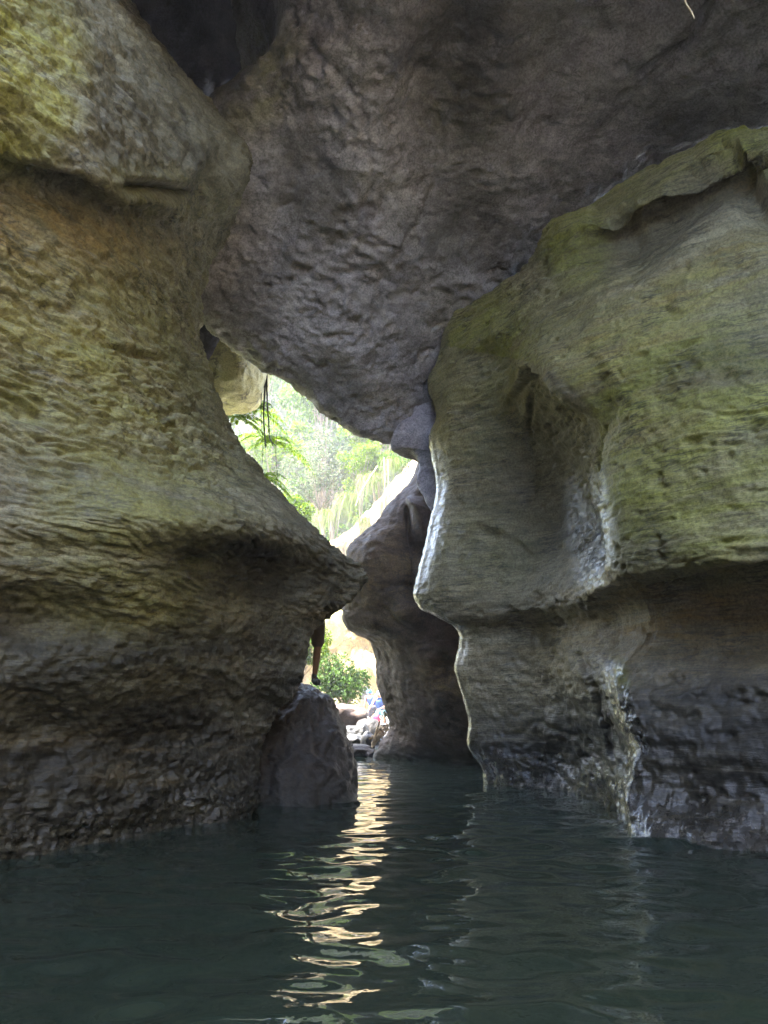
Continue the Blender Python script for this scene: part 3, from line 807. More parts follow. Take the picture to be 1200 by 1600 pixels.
def water_mat():
    m = new_mat('river_water')
    n, l = nt(m)
    p = n['Principled BSDF']
    geo = n.new('ShaderNodeNewGeometry').outputs['Position']
    l.new(mixc(n, l, noise_node(n, l, geo, .5, 3), (0.015, 0.025, 0.018), (0.022, 0.032, 0.024)), p.inputs['Base Color'])
    p.inputs['Roughness'].default_value = .03
    p.inputs['IOR'].default_value = 1.333
    b = n.new('ShaderNodeBump')
    b.inputs['Strength'].default_value = .10
    b.inputs['Distance'].default_value = .02
    l.new(noise_node(n, l, geo, 9, 2, .5), b.inputs['Height'])
    l.new(b.outputs[0], p.inputs['Normal'])
    return m
tag(link('water', make_water(), water_mat()), kind='structure')

gx = np.concatenate((np.linspace(-500, -30, 12), np.linspace(-26, 26, 40), np.linspace(30, 500, 12)))
gy = np.concatenate((np.linspace(-500, -30, 12), np.linspace(-26, 60, 80), np.linspace(65, 500, 12)))
GX, GY = np.meshgrid(gx, gy)
GZ = -1.0 + 1.15 * (1 - sstep(-5.5, -3, GY)) + 1.25 * sstep(17.5, 22, GY) + .5 * sstep(24, 40, GY)  # pale ground raised out of view behind the camera, added to bounce sunlight
GZ = GZ + .12 * fbm(np.stack((GX.ravel() * .4, GY.ravel() * .4, 0 * GX.ravel()), 1), 3, 95).reshape(GX.shape)
GZ = GZ + sstep(7, 16, np.abs(GX)) * 10 * sstep(-12, 8, GY) * (1 - sstep(45, 70, GY))
gm = mesh_np('ground', np.stack((GX, GY, GZ), -1).reshape(-1, 3), grid_faces(len(gy), len(gx)))
tag(link('ground', gm, plain('gravelly_soil', (.34, .33, .31), .9, .4, 1.5)), kind='structure')

# ------------------------------------------------------------------ sunlit cliff beyond
def far_rows():
    rows = []
    T = lambda *a: [at(x, y, Y + 7.0) for x, y, Y in a]
    rows.append([p + W(0, 6, 1.0) for p in T((400, 900, 27), (470, 868, 27), (530, 838, 27), (575, 798, 26.5), (622, 742, 26), (665, 700, 25.5), (780, 620, 25))])
    rows.append([p + W(0, 1.2, .2) for p in T((400, 900, 27), (470, 868, 27), (530, 838, 27), (575, 798, 26.5), (622, 742, 26), (665, 700, 25.5), (780, 620, 25))])
    rows.append(T((400, 905, 27), (470, 873, 27), (530, 843, 27), (575, 803, 26.4), (622, 747, 25.8), (665, 705, 25.2), (780, 620, 24.8)))
    rows.append(T((400, 950, 27), (470, 930, 27), (530, 910, 26.5), (575, 880, 25.6), (622, 840, 25), (665, 800, 24.5), (780, 760, 24)))
    rows.append(T((400, 1000, 26.6), (470, 990, 26.6), (520, 985, 26.3), (570, 970, 25.3), (622, 960, 24.5), (665, 950, 24), (780, 940, 23.5)))
    rows.append(T((400, 1060, 27), (470, 1060, 27), (520, 1060, 26.6), (565, 1050, 25.8), (600, 1050, 24.8), (665, 1050, 24), (780, 1050, 23.5)))
    rows.append(T((400, 1140, 26), (470, 1140, 26), (520, 1140, 26), (570, 1140, 25.2), (605, 1140, 24.2), (665, 1140, 23.5), (780, 1140, 23)))
    return rows
fc = rock_sheet('cliff', far_rows(), 0.06, lambda V: .35 * fbm(V * .8, 4, 101) + .18 * (np.abs(fbm(V * W(1.5, 1.5, .7), 4, 102)) - .1), None, M_TAN)
tag(fc, kind='structure')
left_bank = [[W(-16, 13, 9), W(-16, 20, 9), W(-16, 30, 9), W(-14, 45, 9)],
             [W(-9, 13.5, 6), W(-9.5, 20, 6), W(-9, 30, 6.5), W(-8, 45, 7)],
             [W(-5.2, 14, 2.5), W(-6, 20, 2.6), W(-6, 30, 3), W(-5, 45, 4)],
             [W(-3.6, 14.5, -.6), W(-4.4, 20, -.2), W(-4.4, 30, 0), W(-3, 45, .2)]]
tag(rock_sheet('river_bank', left_bank, .15, lambda V: .5 * fbm(V * .5, 4, 111), lambda V, px, py: (1 + 0 * px, 0 * px, 0 * px, 0 * px), M_PALE, toward=(5, 25, 5)), kind='structure')

# ------------------------------------------------------------------ foliage builders
def leaf_quads(C, A, L, Wd, seed, fold=.25):
    """diamond leaves: bases C, axes A (unit), lengths L, widths Wd"""
    g = np.random.RandomState(seed)
    n = len(C)
    up = g.normal(size=(n, 3)) * .6 + np.array((0, -.3, 1.0))
    S = np.cross(A, up)
    S /= np.maximum(np.linalg.norm(S, axis=1), 1e-6)[:, None]
    N = np.cross(S, A)
    L, Wd = np.broadcast_to(L, n)[:, None], np.broadcast_to(Wd, n)[:, None]
    mid = C + A * L * .42 + N * Wd * fold
    V = np.stack((C, mid + S * Wd * .5 - N * Wd * fold, C + A * L - N * L * .08, mid - S * Wd * .5 - N * Wd * fold), 1).reshape(-1, 3)
    return V, np.arange(4 * n).reshape(n, 4)

def tube_np(pts, rad, k=5):
    pts = np.array(pts, float)
    n = len(pts)
    rad = np.broadcast_to(rad, n)
    T = np.gradient(pts, axis=0)
    T /= np.maximum(np.linalg.norm(T, axis=1), 1e-9)[:, None]
    ref = np.where(np.abs(T[:, 2:3]) > .9, np.array((1., 0, 0)), np.array((0, 0, 1.)))
    a = np.cross(T, ref)
    a /= np.linalg.norm(a, axis=1)[:, None]
    b = np.cross(T, a)
    V, F = [], []
    for j in range(k):
        c, s = math.cos(j * math.tau / k), math.sin(j * math.tau / k)
        V.append(pts + (a * c + b * s) * rad[:, None])
    V = np.stack(V, 1).reshape(-1, 3)
    for i in range(n - 1):
        for j in range(k):
            F.append((i * k + j, i * k + (j + 1) % k, (i + 1) * k + (j + 1) % k, (i + 1) * k + j))
    return V, np.array(F)

def join_np(parts):
    V, F, o = [], [], 0
    for v, f in parts:
        V.append(v)
        F.append(f + o)
        o += len(v)
    return np.concatenate(V), np.concatenate(F)

def unit(a):
    return a / np.maximum(np.linalg.norm(a, axis=-1), 1e-9)[..., None]

def crown(clumps, per, L, seed, droop=.4, spread=1.0):
    g = np.random.RandomState(seed)
    C, A = [], []
    for c, r in clumps:
        d = unit(g.normal(size=(per, 3)))
        rr = g.uniform(.25, 1.0, size=(per, 1)) ** .5
        C.append(np.array(c) + d * rr * np.array(r))
        A.append(unit(d * .8 + g.normal(size=(per, 3)) * .5 + np.array((0, 0, -droop))))
    C, A = np.concatenate(C), np.concatenate(A)
    ln = L * g.uniform(.6, 1.35, size=len(C))
    return leaf_quads(C, A, ln, ln * .45, seed + 1)

M_BARK = plain('bark', (.13, .10, .07), .85, .4, 6)
M_VINE = plain('vine_stem', (.045, .04, .028), .8, .3, 10)
M_ROOT = plain('pale_root', (.38, .30, .19), .7, .25, 20)
L_BRIGHT = leaf_mat('leaf_yellow_green', (.045, .095, .001), (.14, .21, .003))
L_MID = leaf_mat('leaf_green', (.024, .06, .001), (.08, .145, .003))
L_SILVER = leaf_mat('leaf_grey_green', (.05, .068, .03), (.135, .17, .08), .3)
L_DARK = leaf_mat('leaf_deep_green', (.018, .046, .007), (.06, .115, .014), .35)
L_GRASS = leaf_mat('grass_blade', (.045, .065, .006), (.10, .125, .018), .35)

def tree(base, top, crown_c, crown_r, nclump, per, L, mat, seed, label, group, lean=0.0):
    g = np.random.RandomState(seed)
    root = empty('tree', base)
    tag(root, label, 'tree', group)
    b = np.array(base)
    top = np.array(top)
    clumps, parts = [], []
    trunk = [b + (top - b) * t + np.array((.15 * math.sin(3 * t + seed), .1 * math.cos(2.5 * t + seed), 0)) for t in np.linspace(0, 1, 9)]
    parts.append(tube_np(trunk, np.linspace(.16, .05, 9), 7))
    for k in range(nclump):
        d = unit(g.normal(size=3)) * g.uniform(.45, 1.0)
        c = np.array(crown_c) + d * np.array(crown_r)
        r = np.array(crown_r) * g.uniform(.16, .34) * np.array((1.2, 1.2, .8))
        clumps.append((c, r))
        s = trunk[4 + k % 5]
        parts.append(tube_np([s, s + (c - s) * .5 + np.array((0, 0, .15)), c], (.045, .03, .012), 5))
    V, F = join_np(parts)
    o = link('trunk', mesh_np('trunk', V - b, F), M_BARK, root)
    V, F = crown(clumps, per, L, seed + 5)
    link('crown', mesh_np('crown', V - b, F, False), mat, root)
    return root

def shrub(base, c, r, nclump, per, L, mat, seed, label, group=None, cat='shrub', droop=.3):
    g = np.random.RandomState(seed)
    b = np.array(base, float)
    root = empty('shrub', base)
    tag(root, label, cat, group)
    clumps, parts = [], []
    for k in range(nclump):
        d = unit(g.normal(size=3)) * g.uniform(.3, 1.0)
        cc = np.array(c) + d * np.array(r)
        clumps.append((cc, np.array(r) * g.uniform(.2, .38)))
        parts.append(tube_np([b, (b + cc) / 2 + g.normal(size=3) * .05, cc], (.02, .014, .006), 4))
    V, F = join_np(parts)
    link('stem', mesh_np('stem', V - b, F), M_BARK, root)
    V, F = crown(clumps, per, L, seed + 3, droop)
    link('foliage', mesh_np('foliage', V - b, F, False), mat, root)
    return root

def frond_mesh(vec, length, droop, nleaf, ll, seed):
    g = np.random.RandomState(seed)
    d = unit(np.array(vec, float))
    ts = np.linspace(0, 1, nleaf)
    P = np.array([d * length * t + np.array((0, 0, -droop * length * t * t)) for t in ts])
    T = unit(np.gradient(P, axis=0))
    S = unit(np.cross(T, np.array((0, 0, 1.0)) + 0 * T))
    C, A, Ln = [], [], []
    for sgn in (-1, 1):
        C.append(P)
        A.append(unit(S * sgn + T * .55 + np.array((0, 0, -.45)) + g.normal(size=P.shape) * .12))
        Ln.append(ll * (np.sin(np.pi * np.clip(ts * .85 + .12, 0, 1)) * .9 + .15))
    C, A, Ln = np.concatenate(C), np.concatenate(A), np.concatenate(Ln)
    V, F = leaf_quads(C, A, Ln, Ln * .22 + .006, seed)
    st = tube_np(P[::4], .006, 4)
    V, F = join_np([(V, F), st])
    return mesh_np('frond', V, F, False)

def fern(base, n, length, droop, nleaf, ll, mat, seed, label, group, az=(0, 360), el=(-10, 50)):
    g = np.random.RandomState(seed)
    root = empty('fern', base)
    tag(root, label, 'fern', group)
    for k in range(n):
        a, e = R(g.uniform(*az)), R(g.uniform(*el))
        v = (math.cos(a) * math.cos(e), math.sin(a) * math.cos(e), math.sin(e))
        link('frond', frond_mesh(v, length * g.uniform(.7, 1.2), droop, nleaf, ll, seed + k), mat, root)
    return root

def tuft(base, n, length, mat, seed, label, group, fwd=(-.2, -1, .3)):
    g = np.random.RandomState(seed)
    parts = []
    for k in range(n):
        d = unit(np.array(fwd) + g.normal(size=3) * .45)
        ln = length * g.uniform(.5, 1.2)
        st = g.normal(size=3) * np.array((.22, .15, .06))
        side = unit(np.cross(d, (0, 0, 1.0))) * .008
        ts = np.linspace(0, 1, 6)
        P = np.array([st + d * ln * t * .6 + np.array((0, 0, -ln * .85 * t * t)) for t in ts])
        wv = (1 - ts ** 2 * .85)[:, None]
        V = np.stack((P - side * wv, P + side * wv), 1).reshape(-1, 3)
        parts.append((V, np.array([(2 * i, 2 * i + 1, 2 * i + 3, 2 * i + 2) for i in range(5)])))
    V, F = join_np(parts)
    o = link('grass_tuft', mesh_np('grass_tuft', V, F, False), mat)
    o.location = base
    return tag(o, label, 'grass', group)

# ---- trees beyond the gap
def ground_z(x, y):
    return -1.0 + 1.25 * float(sstep(17.5, 22, np.array(y))) + .5 * float(sstep(24, 40, np.array(y)))

TG = 'trees beyond the gap'
for px, py, Y, rx, rz, nc, per, L, mat, sd_, lab in (
        (500, 610, 36, 2.2, 1.6, 26, 170, .24, L_MID, 201, 'leafy tree whose crown meets the lower edge of the overhead boulder'),
        (590, 665, 33, 1.6, 1.3, 22, 170, .20, L_BRIGHT, 202, 'bright yellow green tree nearest the right end of the gap'),
        (430, 690, 34, 1.7, 1.7, 22, 170, .22, L_BRIGHT, 203, 'sunlit tree showing just right of the left wall behind the hanging vines'),
        (520, 720, 38, 2.0, 1.3, 24, 170, .24, L_SILVER, 204, 'hazy grey green tree in the middle of the gap'),
        (400, 560, 40, 2.4, 1.8, 20, 150, .26, L_MID, 205, 'high tree behind the pale hanging rock block'),
        (560, 560, 42, 2.6, 2.0, 22, 150, .28, L_MID, 206, 'tallest and farthest tree rising behind the boulder edge')):
    Y += 6
    c = at(px, py, Y)
    base = (c[0] + .4, Y + .5, ground_z(c[0], Y) - .1)
    tree(base, c + np.array((0, 0, .3)), c, (rx, rx, rz), nc, per, L, mat, sd_, lab, TG)

hill_rows = [[W(x, 47 + .02 * x * x + .35 * z, z - .4) for x in (-30, -18, -8, 0, 8, 18, 30)] for z in (0, 6, 12, 20, 28, 36, 46)]
tag(rock_sheet('hillside', hill_rows, .5, lambda V: 1.2 * fbm(V * .25, 4, 121), None, plain('hillside_soil', (.05, .06, .025), .9, .5, 1), toward=(0, 0, 10)), kind='structure')
g = np.random.RandomState(77)
cl = []
for k in range(760):
    x, z = g.uniform(-14, 9), 6 + 36 * g.uniform(0, 1) ** 1.2
    cl.append(((x, 46 + .02 * x * x + .35 * z + g.uniform(-1.5, .5), z), np.array((1.0, .8, .8)) * g.uniform(.6, 1.3)))
V, F = crown(cl, 80, .40, 78)
tag(link('undergrowth', mesh_np('undergrowth', V, F, False), L_MID), 'dense sunlit green undergrowth covering the far hillside', 'undergrowth', kind='stuff')

SG = 'shrubs on the sunlit cliff'
shrub(at(500, 800, 35), at(495, 735, 35), (1.6, 1.0, 1.8), 26, 190, .13, L_SILVER, 221, 'silvery grey shrub spilling over the cliff in the middle of the gap', SG)
shrub(at(560, 770, 34), at(570, 725, 34), (1.4, .9, 1.0), 22, 170, .12, L_BRIGHT, 222, 'yellow green shrub on the cliff top under the boulder edge', SG)
shrub(at(450, 800, 26.5), at(455, 790, 26.3), (.8, .5, .8), 16, 150, .12, L_BRIGHT, 223, 'leafy shrub peeping over the slanting edge of the left wall', SG)
shrub(at(630, 735, 33), at(622, 722, 33), (.9, .5, .55), 14, 120, .11, L_MID, 224, 'small shrub at the right corner of the gap above the tan cliff', SG)
shrub(at(540, 1105, 24.3), at(535, 1065, 24.0), (.95, .7, .85), 34, 210, .10, L_DARK, 225, 'rounded green shrub in the low opening beside the orange cliff')
shrub(at(500, 1040, 24.8), at(503, 1000, 24.6), (.35, .4, .75), 16, 130, .10, L_BRIGHT, 226, 'narrow yellow green shrub at the left edge of the low opening')
shrub(at(470, 1060, 24.5), at(478, 1020, 24.5), (.4, .4, .5), 12, 120, .11, L_MID, 227, 'small shrub seen through the slit left of the standing leg')

FG = 'ferns hanging under the pale rock'
for px, py, Y, n, ln, sd_, lab in ((395, 640, 18.2, 14, 1.0, 241, 'fern hanging highest beside the pale rock block'),
                                   (368, 652, 17.8, 12, .9, 242, 'fern fronds at the foot of the pale rock touching the left wall edge'),
                                   (420, 690, 18.8, 14, 1.1, 243, 'wide drooping fern behind the dark vines'),
                                   (408, 745, 18.5, 10, .8, 244, 'low fern where the left wall edge slants down')):
    fern(at(px, py, Y), n, ln, .75, 26, .17, L_BRIGHT, sd_, lab, FG, az=(190, 390), el=(-5, 40))
GG = 'grass hanging over the cliff'
for px, py, Y, n, ln, sd_, lab in ((545, 775, 26.2, 190, 1.5, 261, 'biggest pale grass tuft hanging over the cliff in the middle'),
                                   (580, 745, 25.8, 150, 1.5, 262, 'pale grass tuft on the cliff just below the yellow green shrub'),
                                   (612, 720, 25.0, 110, 1.2, 263, 'thin grass tuft trailing at the right end of the cliff'),
                                   (510, 800, 26.8, 150, 1.3, 264, 'pale grass tuft lowest at the left end of the cliff'),
                                   (568, 810, 25.6, 110, .9, 265, 'short bleached grass tuft above the brown buttress')):
    tuft(at(px, py, Y + 7), int(n * 1.2), ln * 1.2, L_GRASS, sd_, lab, GG)

# ---- vines and roots
def strand(name, pts, r, mat, label, cat, group=None, k=5):
    P = np.array(pts, float)
    n = len(P)
    h = np.maximum(np.linalg.norm(np.diff(P, axis=0), axis=1), .01)
    P = spline(P[:, None, :], h, [5] * (n - 1))[:, 0, :]
    V, F = tube_np(P, np.linspace(r, r * .55, len(P)), k)
    o = link(name, mesh_np(name, V - P[0], F), mat)
    o.location = P[0]
    return tag(o, label, cat, group)

VG = 'vines hanging in the gap'
for pts, r, lab in (([(412, 560), (414, 600), (412, 650), (415, 700)], .028, 'thick dark vine hanging straight along the pale rock edge'),
                    ([(417, 560), (417, 610), (420, 660), (424, 690), (432, 697)], .022, 'dark vine with its tip curling to the right'),
                    ([(409, 590), (408, 650), (411, 700), (408, 742)], .010, 'thinnest dark vine reaching lowest beside the left wall'),
                    ([(432, 680), (431, 710), (434, 750)], .009, 'short thin vine hanging right of the others')):
    strand('vine', [at(x, y, 15.6 + .1 * i) for i, (x, y) in enumerate(pts)], r, M_VINE, lab, 'vine', VG)
RG = 'pale roots hanging down the tan cliff'
for pts, r, lab in (([(600, 715), (601, 750), (600, 795)], .022, 'pale root hanging straight on the tan cliff, left one of a close pair'),
                    ([(606, 718), (607, 760), (606, 785)], .018, 'pale root hanging straight on the tan cliff, right one of a close pair'),
                    ([(590, 728), (575, 750), (562, 772), (556, 790)], .025, 'pale root slanting down to the left across the grass')):
    strand('root', [at(x, y, 30.6) for x, y in pts], r, M_ROOT, lab, 'root', RG)
strand('twig', [at(1060, -30, 4.6), at(1068, -6, 4.6), at(1073, 8, 4.6), at(1080, 18, 4.6), at(1085, 29, 4.58)], .009, M_ROOT,
       'pale crooked twig dangling from above in the upper right corner', 'twig', None, 6)

# ---- stones at the far bank
sg = 'stones heaped at the far end of the water'
for k, (px, py, Y, rx, rz, mat, lab) in enumerate((
        (519, 978, 32.0, .55, .80, M_PALE, 'cream rounded rock bulging from the cliff at the top of the low opening'),
        (530, 1122, 21.5, .75, .36, M_BROWN, 'flat brown boulder below the green shrub'),
        (571, 1084, 30.5, .22, .26, M_STONE, 'whitish stone on the bank just above the two stooping people'),
        (549, 1145, 20.2, .30, .17, M_STONE, 'flat pale stone beside the dark wet boulder, topmost of the heap'),
        (553, 1158, 19.3, .26, .16, M_STONE, 'grey stone in the middle of the heap at the water'),
        (560, 1176, 18.4, .34, .17, M_WETROCK, 'dark wet stone at the water edge, lowest of the heap'),
        (575, 1142, 21.0, .34, .30, M_WETROCK, 'dark rock hiding the legs of the stooping people'),
        (565, 1150, 19.7, .20, .30, M_STONE, 'slanting grey stone leaning to the right in the heap'),
        (575, 1162, 19.0, .17, .26, M_STONE, 'upright whitish stone between the heap and the driftwood'),
        (577, 1180, 18.3, .20, .14, M_WETROCK, 'small dark stone at the water edge beside the brown buttress'))):
    o = blob('stone', at(px, py, Y), (rx, rx * .9, rz), mat, 300 + k, .35, 1.3, 4, .2, k * 37, .08)
    tag(o, lab, 'stone', sg if k > 2 else None)
bankc = blob('stone', at(590, 1165, 22.5), (2.2, 1.8, .5), M_STONE, 330, .3, 1.5, 5, .2, 0, .1)
tag(bankc, 'broad grey rock slab under the stooping people', 'stone', sg)

dw = empty('driftwood_pile', at(595, 1160, 18.6))
tag(dw, 'bleached straw coloured driftwood pile leaning on the brown buttress', 'driftwood')
d0 = np.array(dw.location)
sticks = [((582, 1164), (600, 1113)), ((584, 1160), (597, 1118)), ((600, 1112), (610, 1134)), ((601, 1116), (607, 1140)), ((583, 1166), (607, 1140)),
          ((588, 1152), (606, 1136)), ((590, 1148), (604, 1132)), ((587, 1158), (604, 1146)), ((594, 1140), (600, 1150)), ((581, 1168), (586, 1158)), ((603, 1143), (611, 1127)), ((590, 1144), (598, 1128))]
for q in range(34):
    t = rnd.random()
    cx, cy_ = 586 + 18 * t, 1158 - 24 * t
    an = R(rnd.choice((-58, -35, 40, -50, 15)) + rnd.uniform(-14, 14))
    ln = rnd.uniform(4, 11)
    sticks.append(((cx - math.cos(an) * ln, cy_ - math.sin(an) * ln), (cx + math.cos(an) * ln, cy_ + math.sin(an) * ln)))
for i, (a, b_) in enumerate(sticks):
    A, B = at(*a, 18.3 + .05 * (i % 4)), at(*b_, 18.5 + .06 * (i % 3))
    mid = (A + B) / 2 + np.array((.02 * (i % 3 - 1), 0, .03))
    V, F = tube_np(spline(np.array([A, mid, B])[:, None, :], np.array([.3, .3]), [4, 4])[:, 0], np.linspace(.026, .012, 9) * (1 if i < 12 else .6), 6)
    link('stick', mesh_np('stick', V - d0, F), M_ROOT, dw)

# ------------------------------------------------------------------ people
def solid(parts, voxel, smooth=4):
    """one continuous skin round tapered limbs: hulls of sphere pairs, voxel-remeshed"""
    bm = bmesh.new()
    for p in parts:
        a, b, ra, rb = p
        vs = []
        for c, r in ((a, ra), (b, rb)):
            r3 = r if isinstance(r, tuple) else (r, r, r)
            mat = Matrix.Translation(Vector(c)) @ Matrix.Diagonal((*r3, 1))
            vs += bmesh.ops.create_uvsphere(bm, u_segments=10, v_segments=7, radius=1, matrix=mat)['verts']
        h = bmesh.ops.convex_hull(bm, input=vs)
        dead = list({v for v in h['geom_interior'] if isinstance(v, bmesh.types.BMVert)})
        old = [f for f in h['geom_unused'] if isinstance(f, bmesh.types.BMFace)]
        bmesh.ops.delete(bm, geom=dead, context='VERTS')
    me = bpy.data.meshes.new('t')
    bm.to_mesh(me)
    bm.free()
    o = bpy.data.objects.new('t', me)
    COL.objects.link(o)
    md = o.modifiers.new('r', 'REMESH')
    md.mode, md.voxel_size, md.use_smooth_shade = 'VOXEL', voxel, True
    ms = o.modifiers.new('s', 'SMOOTH')
    ms.factor, ms.iterations = .5, smooth
    dg = bpy.context.evaluated_depsgraph_get()
    out = bpy.data.meshes.new_from_object(o.evaluated_get(dg))
    bpy.data.objects.remove(o)
    bpy.data.meshes.remove(me)
    return out

M_SKIN = plain('skin', (.23, .12, .07), .5, .1, 30)
def cloth(name, c):
    return plain(name, c, .7, .12, 40)

def person(loc, rz, J, vest_c, helm_c, short_c, label, group=None, shoe_c=(.05, .06, .05), voxel=.014):
    root = empty('person', loc, rz)
    tag(root, label, 'person', group)
    P = {k: Vector(v) for k, v in J.items()}
    B = []
    fwd = (P['head'] - P['neck']).normalized()
    face = Vector(J.get('face', (0, 1, 0))).normalized()
    side = (P['shR'] - P['shL']).normalized()
    B.append((P['hipL'], P['hipR'], .105, .105))
    B.append((P['pelvis'], P['waist'], (.15, .10, .11), (.125, .09, .10)))
    B.append((P['waist'], P['chest'], (.125, .09, .10), (.15, .11, .12)))
    B.append((P['shL'], P['shR'], .065, .065))
    B.append((P['chest'], P['neck'], .11, .055))
    B.append((P['neck'], P['head'], .052, .055))
    B.append((P['head'], P['head'] + face * .02 - fwd * .04, (.075, .09, .105), (.06, .07, .07)))
    B.append((P['head'] + face * .09, P['head'] + face * .112 - fwd * .03, .008, .016))             # nose
    B.append((P['head'] + face * .075 - fwd * .07, P['head'] + face * .085 - fwd * .07, .018, .012))  # mouth and chin
    for s in (-1, 1):
        B.append((P['head'] + side * s * .075, P['head'] + side * s * .085 - fwd * .02, .018, .014))  # ears
    for s in 'LR':
        B.append((P['sh' + s], P['el' + s], .052, .040))
        B.append((P['el' + s], P['wr' + s], .041, .027))
        a = P['wr' + s]
        d = (a - P['el' + s]).normalized()
        lat = d.cross(face)
        lat = (lat if lat.length > .1 else side.copy()).normalized()
        nrm = lat.cross(d)
        B.append((a, a + d * .085, .026, .032))
        for q, (off, ln) in enumerate(((-.033, .065), (-.011, .080), (.011, .076), (.033, .058))):
            k0 = a + d * .085 + lat * off
            k1 = k0 + d * ln * .55 + nrm * .01 + lat * off * .3
            B.append((k0, k1, .010, .009))
            B.append((k1, k1 + d * ln * .45 + nrm * .022, .009, .008))
        t0 = a + d * .03 + lat * (-.03 if s == 'L' else .03)
        B.append((t0, t0 + d * .05 + lat * (-.035 if s == 'L' else .035), .012, .009))
        B.append((P['hip' + s], P['kn' + s], .088, .058))
        B.append((P['kn' + s], P['kn' + s].lerp(P['an' + s], .35), .056, .058))
        B.append((P['kn' + s].lerp(P['an' + s], .35), P['an' + s], .058, .036))
        B.append((P['an' + s] + Vector((0, 0, -.03)), P['to' + s], .035, .03))
    link('body', solid(B, voxel), M_SKIN, root)
    # life vest with a collar, helmet with a brim, shorts, shoes
    up = (P['neck'] - P['chest']).normalized()
    vest = [(P['waist'], P['chest'], (.155, .125, .11), (.185, .15, .13)), (P['chest'] + up * .02, P['neck'] - up * .05, (.18, .14, .10), (.12, .09, .06))]
    link('life_vest', solid(vest, .018), cloth('vest_fabric', vest_c), root)
    hc_ = P['head'] + fwd * .045
    hel = link('helmet', solid([(hc_, hc_ - fwd * .03, (.112, .128, .098), (.115, .132, .05))], .014), plain('helmet_shell', helm_c, .25, .05, 5), root)
    brim = link('brim', solid([(hc_ + face * .10 - fwd * .03, hc_ + face * .16 - fwd * .045, (.085, .03, .012), (.06, .02, .010))], .009, 2), hel.active_material, hel)
    sh = [(P['pelvis'], P['pelvis'] + Vector((0, 0, .04)), (.185, .135, .12), (.165, .125, .07))]
    for s in 'LR':
        sh.append((P['hip' + s], P['hip' + s].lerp(P['kn' + s], .82), .118, .098))
    link('shorts', solid(sh, .016), cloth('shorts_fabric', short_c), root)
    for s in 'LR':
        a, t = P['an' + s], P['to' + s]
        m_ = solid([(a + Vector((0, 0, .02)), a + Vector((0, 0, -.05)), .045, .045), (a + Vector((0, 0, -.05)), t, .045, .038), (a.lerp(t, .3) + Vector((0, 0, -.05)), t + Vector((0, 0, -.015)), .045, .036)], .011, 2)
        so = link('shoe', m_, cloth('shoe_fabric', shoe_c), root)
        V, F = tube_np([a.lerp(t, .3) + Vector((-.04, 0, .0)), a.lerp(t, .35) + Vector((0, 0, .028)), a.lerp(t, .3) + Vector((.04, 0, .0))], .007, 5)
        link('strap', mesh_np('strap', V, F), M_STONE, so)
    return root

# the person whose leg shows between the left wall and the low opening (y away from the camera)
foot = at(492, 1069, 11.15)
J = dict(pelvis=(-.07, 0, .92), waist=(-.08, 0, 1.08), chest=(-.10, -.02, 1.28), neck=(-.12, -.02, 1.46), head=(-.13, -.03, 1.58), face=(-.7, .7, 0),
         hipL=(-.17, 0, .88), hipR=(.02, 0, .88), shL=(-.29, -.02, 1.38), shR=(.07, -.02, 1.38),
         elL=(-.38, .10, 1.14), wrL=(-.42, .28, 1.02), elR=(.02, .16, 1.14), wrR=(-.12, .34, 1.06),
         knL=(-.20, .10, .50), anL=(-.24, .05, .08), toL=(-.24, -.10, .03), knR=(.035, -.02, .53), anR=(-.01, .0, .10), toR=(.06, -.15, .03))
person(foot, 0, J, (.05, .10, .28), (.10, .25, .55), (.11, .085, .065), 'person on the dark wet boulder behind the left wall, one bare leg showing')

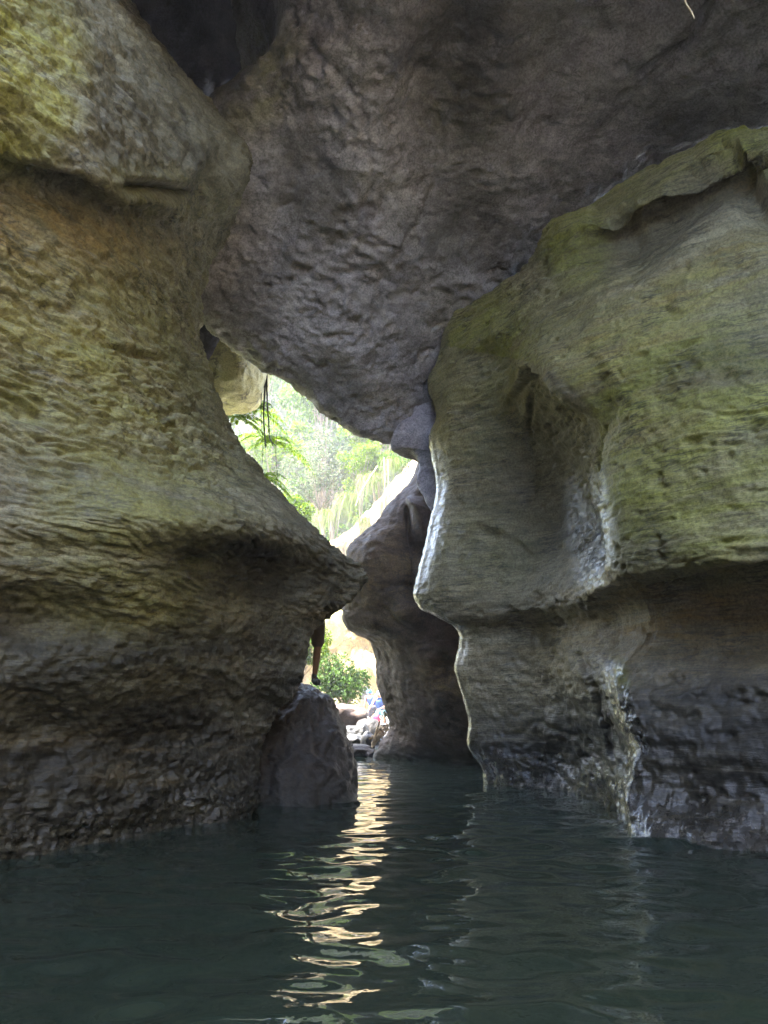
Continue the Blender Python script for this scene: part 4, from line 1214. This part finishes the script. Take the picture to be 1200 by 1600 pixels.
# two people stooping on the far bank
PG = 'people on the far bank'
J = dict(pelvis=(.06, 0, .62), waist=(.04, .06, .75), chest=(-.02, .12, .92), neck=(-.06, .16, 1.06), head=(-.09, .20, 1.16), face=(-.3, .9, -.3),
         hipL=(-.04, 0, .60), hipR=(.16, 0, .60), shL=(-.22, .12, 1.00), shR=(.15, .12, 1.00),
         elL=(-.26, .05, .74), wrL=(-.24, .10, .50), elR=(.22, .12, .76), wrR=(.20, .2, .52),
         knL=(-.08, .18, .34), anL=(-.08, .0, .08), toL=(-.08, .16, .03), knR=(.18, .18, .34), anR=(.18, .0, .08), toR=(.18, .16, .03))
fa = at(581, 1134, 29)
person(fa, 0, J, (.003, .018, .15), (.02, .08, .24), (.02, .02, .035), 'person stooping on the far bank in blue life vest and light blue helmet', PG, voxel=.018)
J = dict(pelvis=(.06, .05, .55), waist=(.04, .05, .70), chest=(.0, .05, .89), neck=(.0, .04, 1.05), head=(.0, .03, 1.17), face=(-.8, -.6, -.2),
         hipL=(-.04, .05, .53), hipR=(.16, .05, .53), shL=(-.18, .02, .97), shR=(.18, .08, .97),
         elL=(-.28, -.12, .78), wrL=(-.40, -.16, .60), elR=(.20, -.08, .74), wrR=(.02, -.20, .66),
         knL=(-.10, -.25, .42), anL=(-.10, -.06, .08), toL=(-.14, -.22, .03), knR=(.16, -.25, .40), anR=(.18, -.05, .08), toR=(.16, -.21, .03))
fb = at(593, 1137, 28.6)
person(fb, 0, J, (.008, .035, .13), (.22, .25, .30), (.03, .10, .12), 'person in white helmet and pale blue vest reaching down beside the brown buttress', PG, voxel=.018)
bag = blob('bag', at(588, 1126, 27.6), (.15, .13, .22), cloth('pink_fabric', (.28, .004, .035)), 360, .15, 1.2, 4, .2, 0, .03)
tag(bag, 'bright pink bag on the rocks between the two stooping people', 'bag')

# ------------------------------------------------------------------ damp air over the river
bm = bmesh.new()
bmesh.ops.create_cube(bm, size=1)
me = bpy.data.meshes.new('haze')
bm.to_mesh(me)
bm.free()
me.transform(Matrix.Translation((0, 20, 24)) @ Matrix.Diagonal((90, 96, 53, 1)))
hm = new_mat('damp_air')
n, l = nt(hm)
n.remove(n['Principled BSDF'])
pv = n.new('ShaderNodeVolumePrincipled')
pv.inputs['Color'].default_value = (.93, .92, 1, 1)
pv.inputs['Density'].default_value = HAZE
pv.inputs['Anisotropy'].default_value = .3
l.new(pv.outputs[0], n['Material Output'].inputs['Volume'])
tag(link('haze', me, hm), kind='stuff')
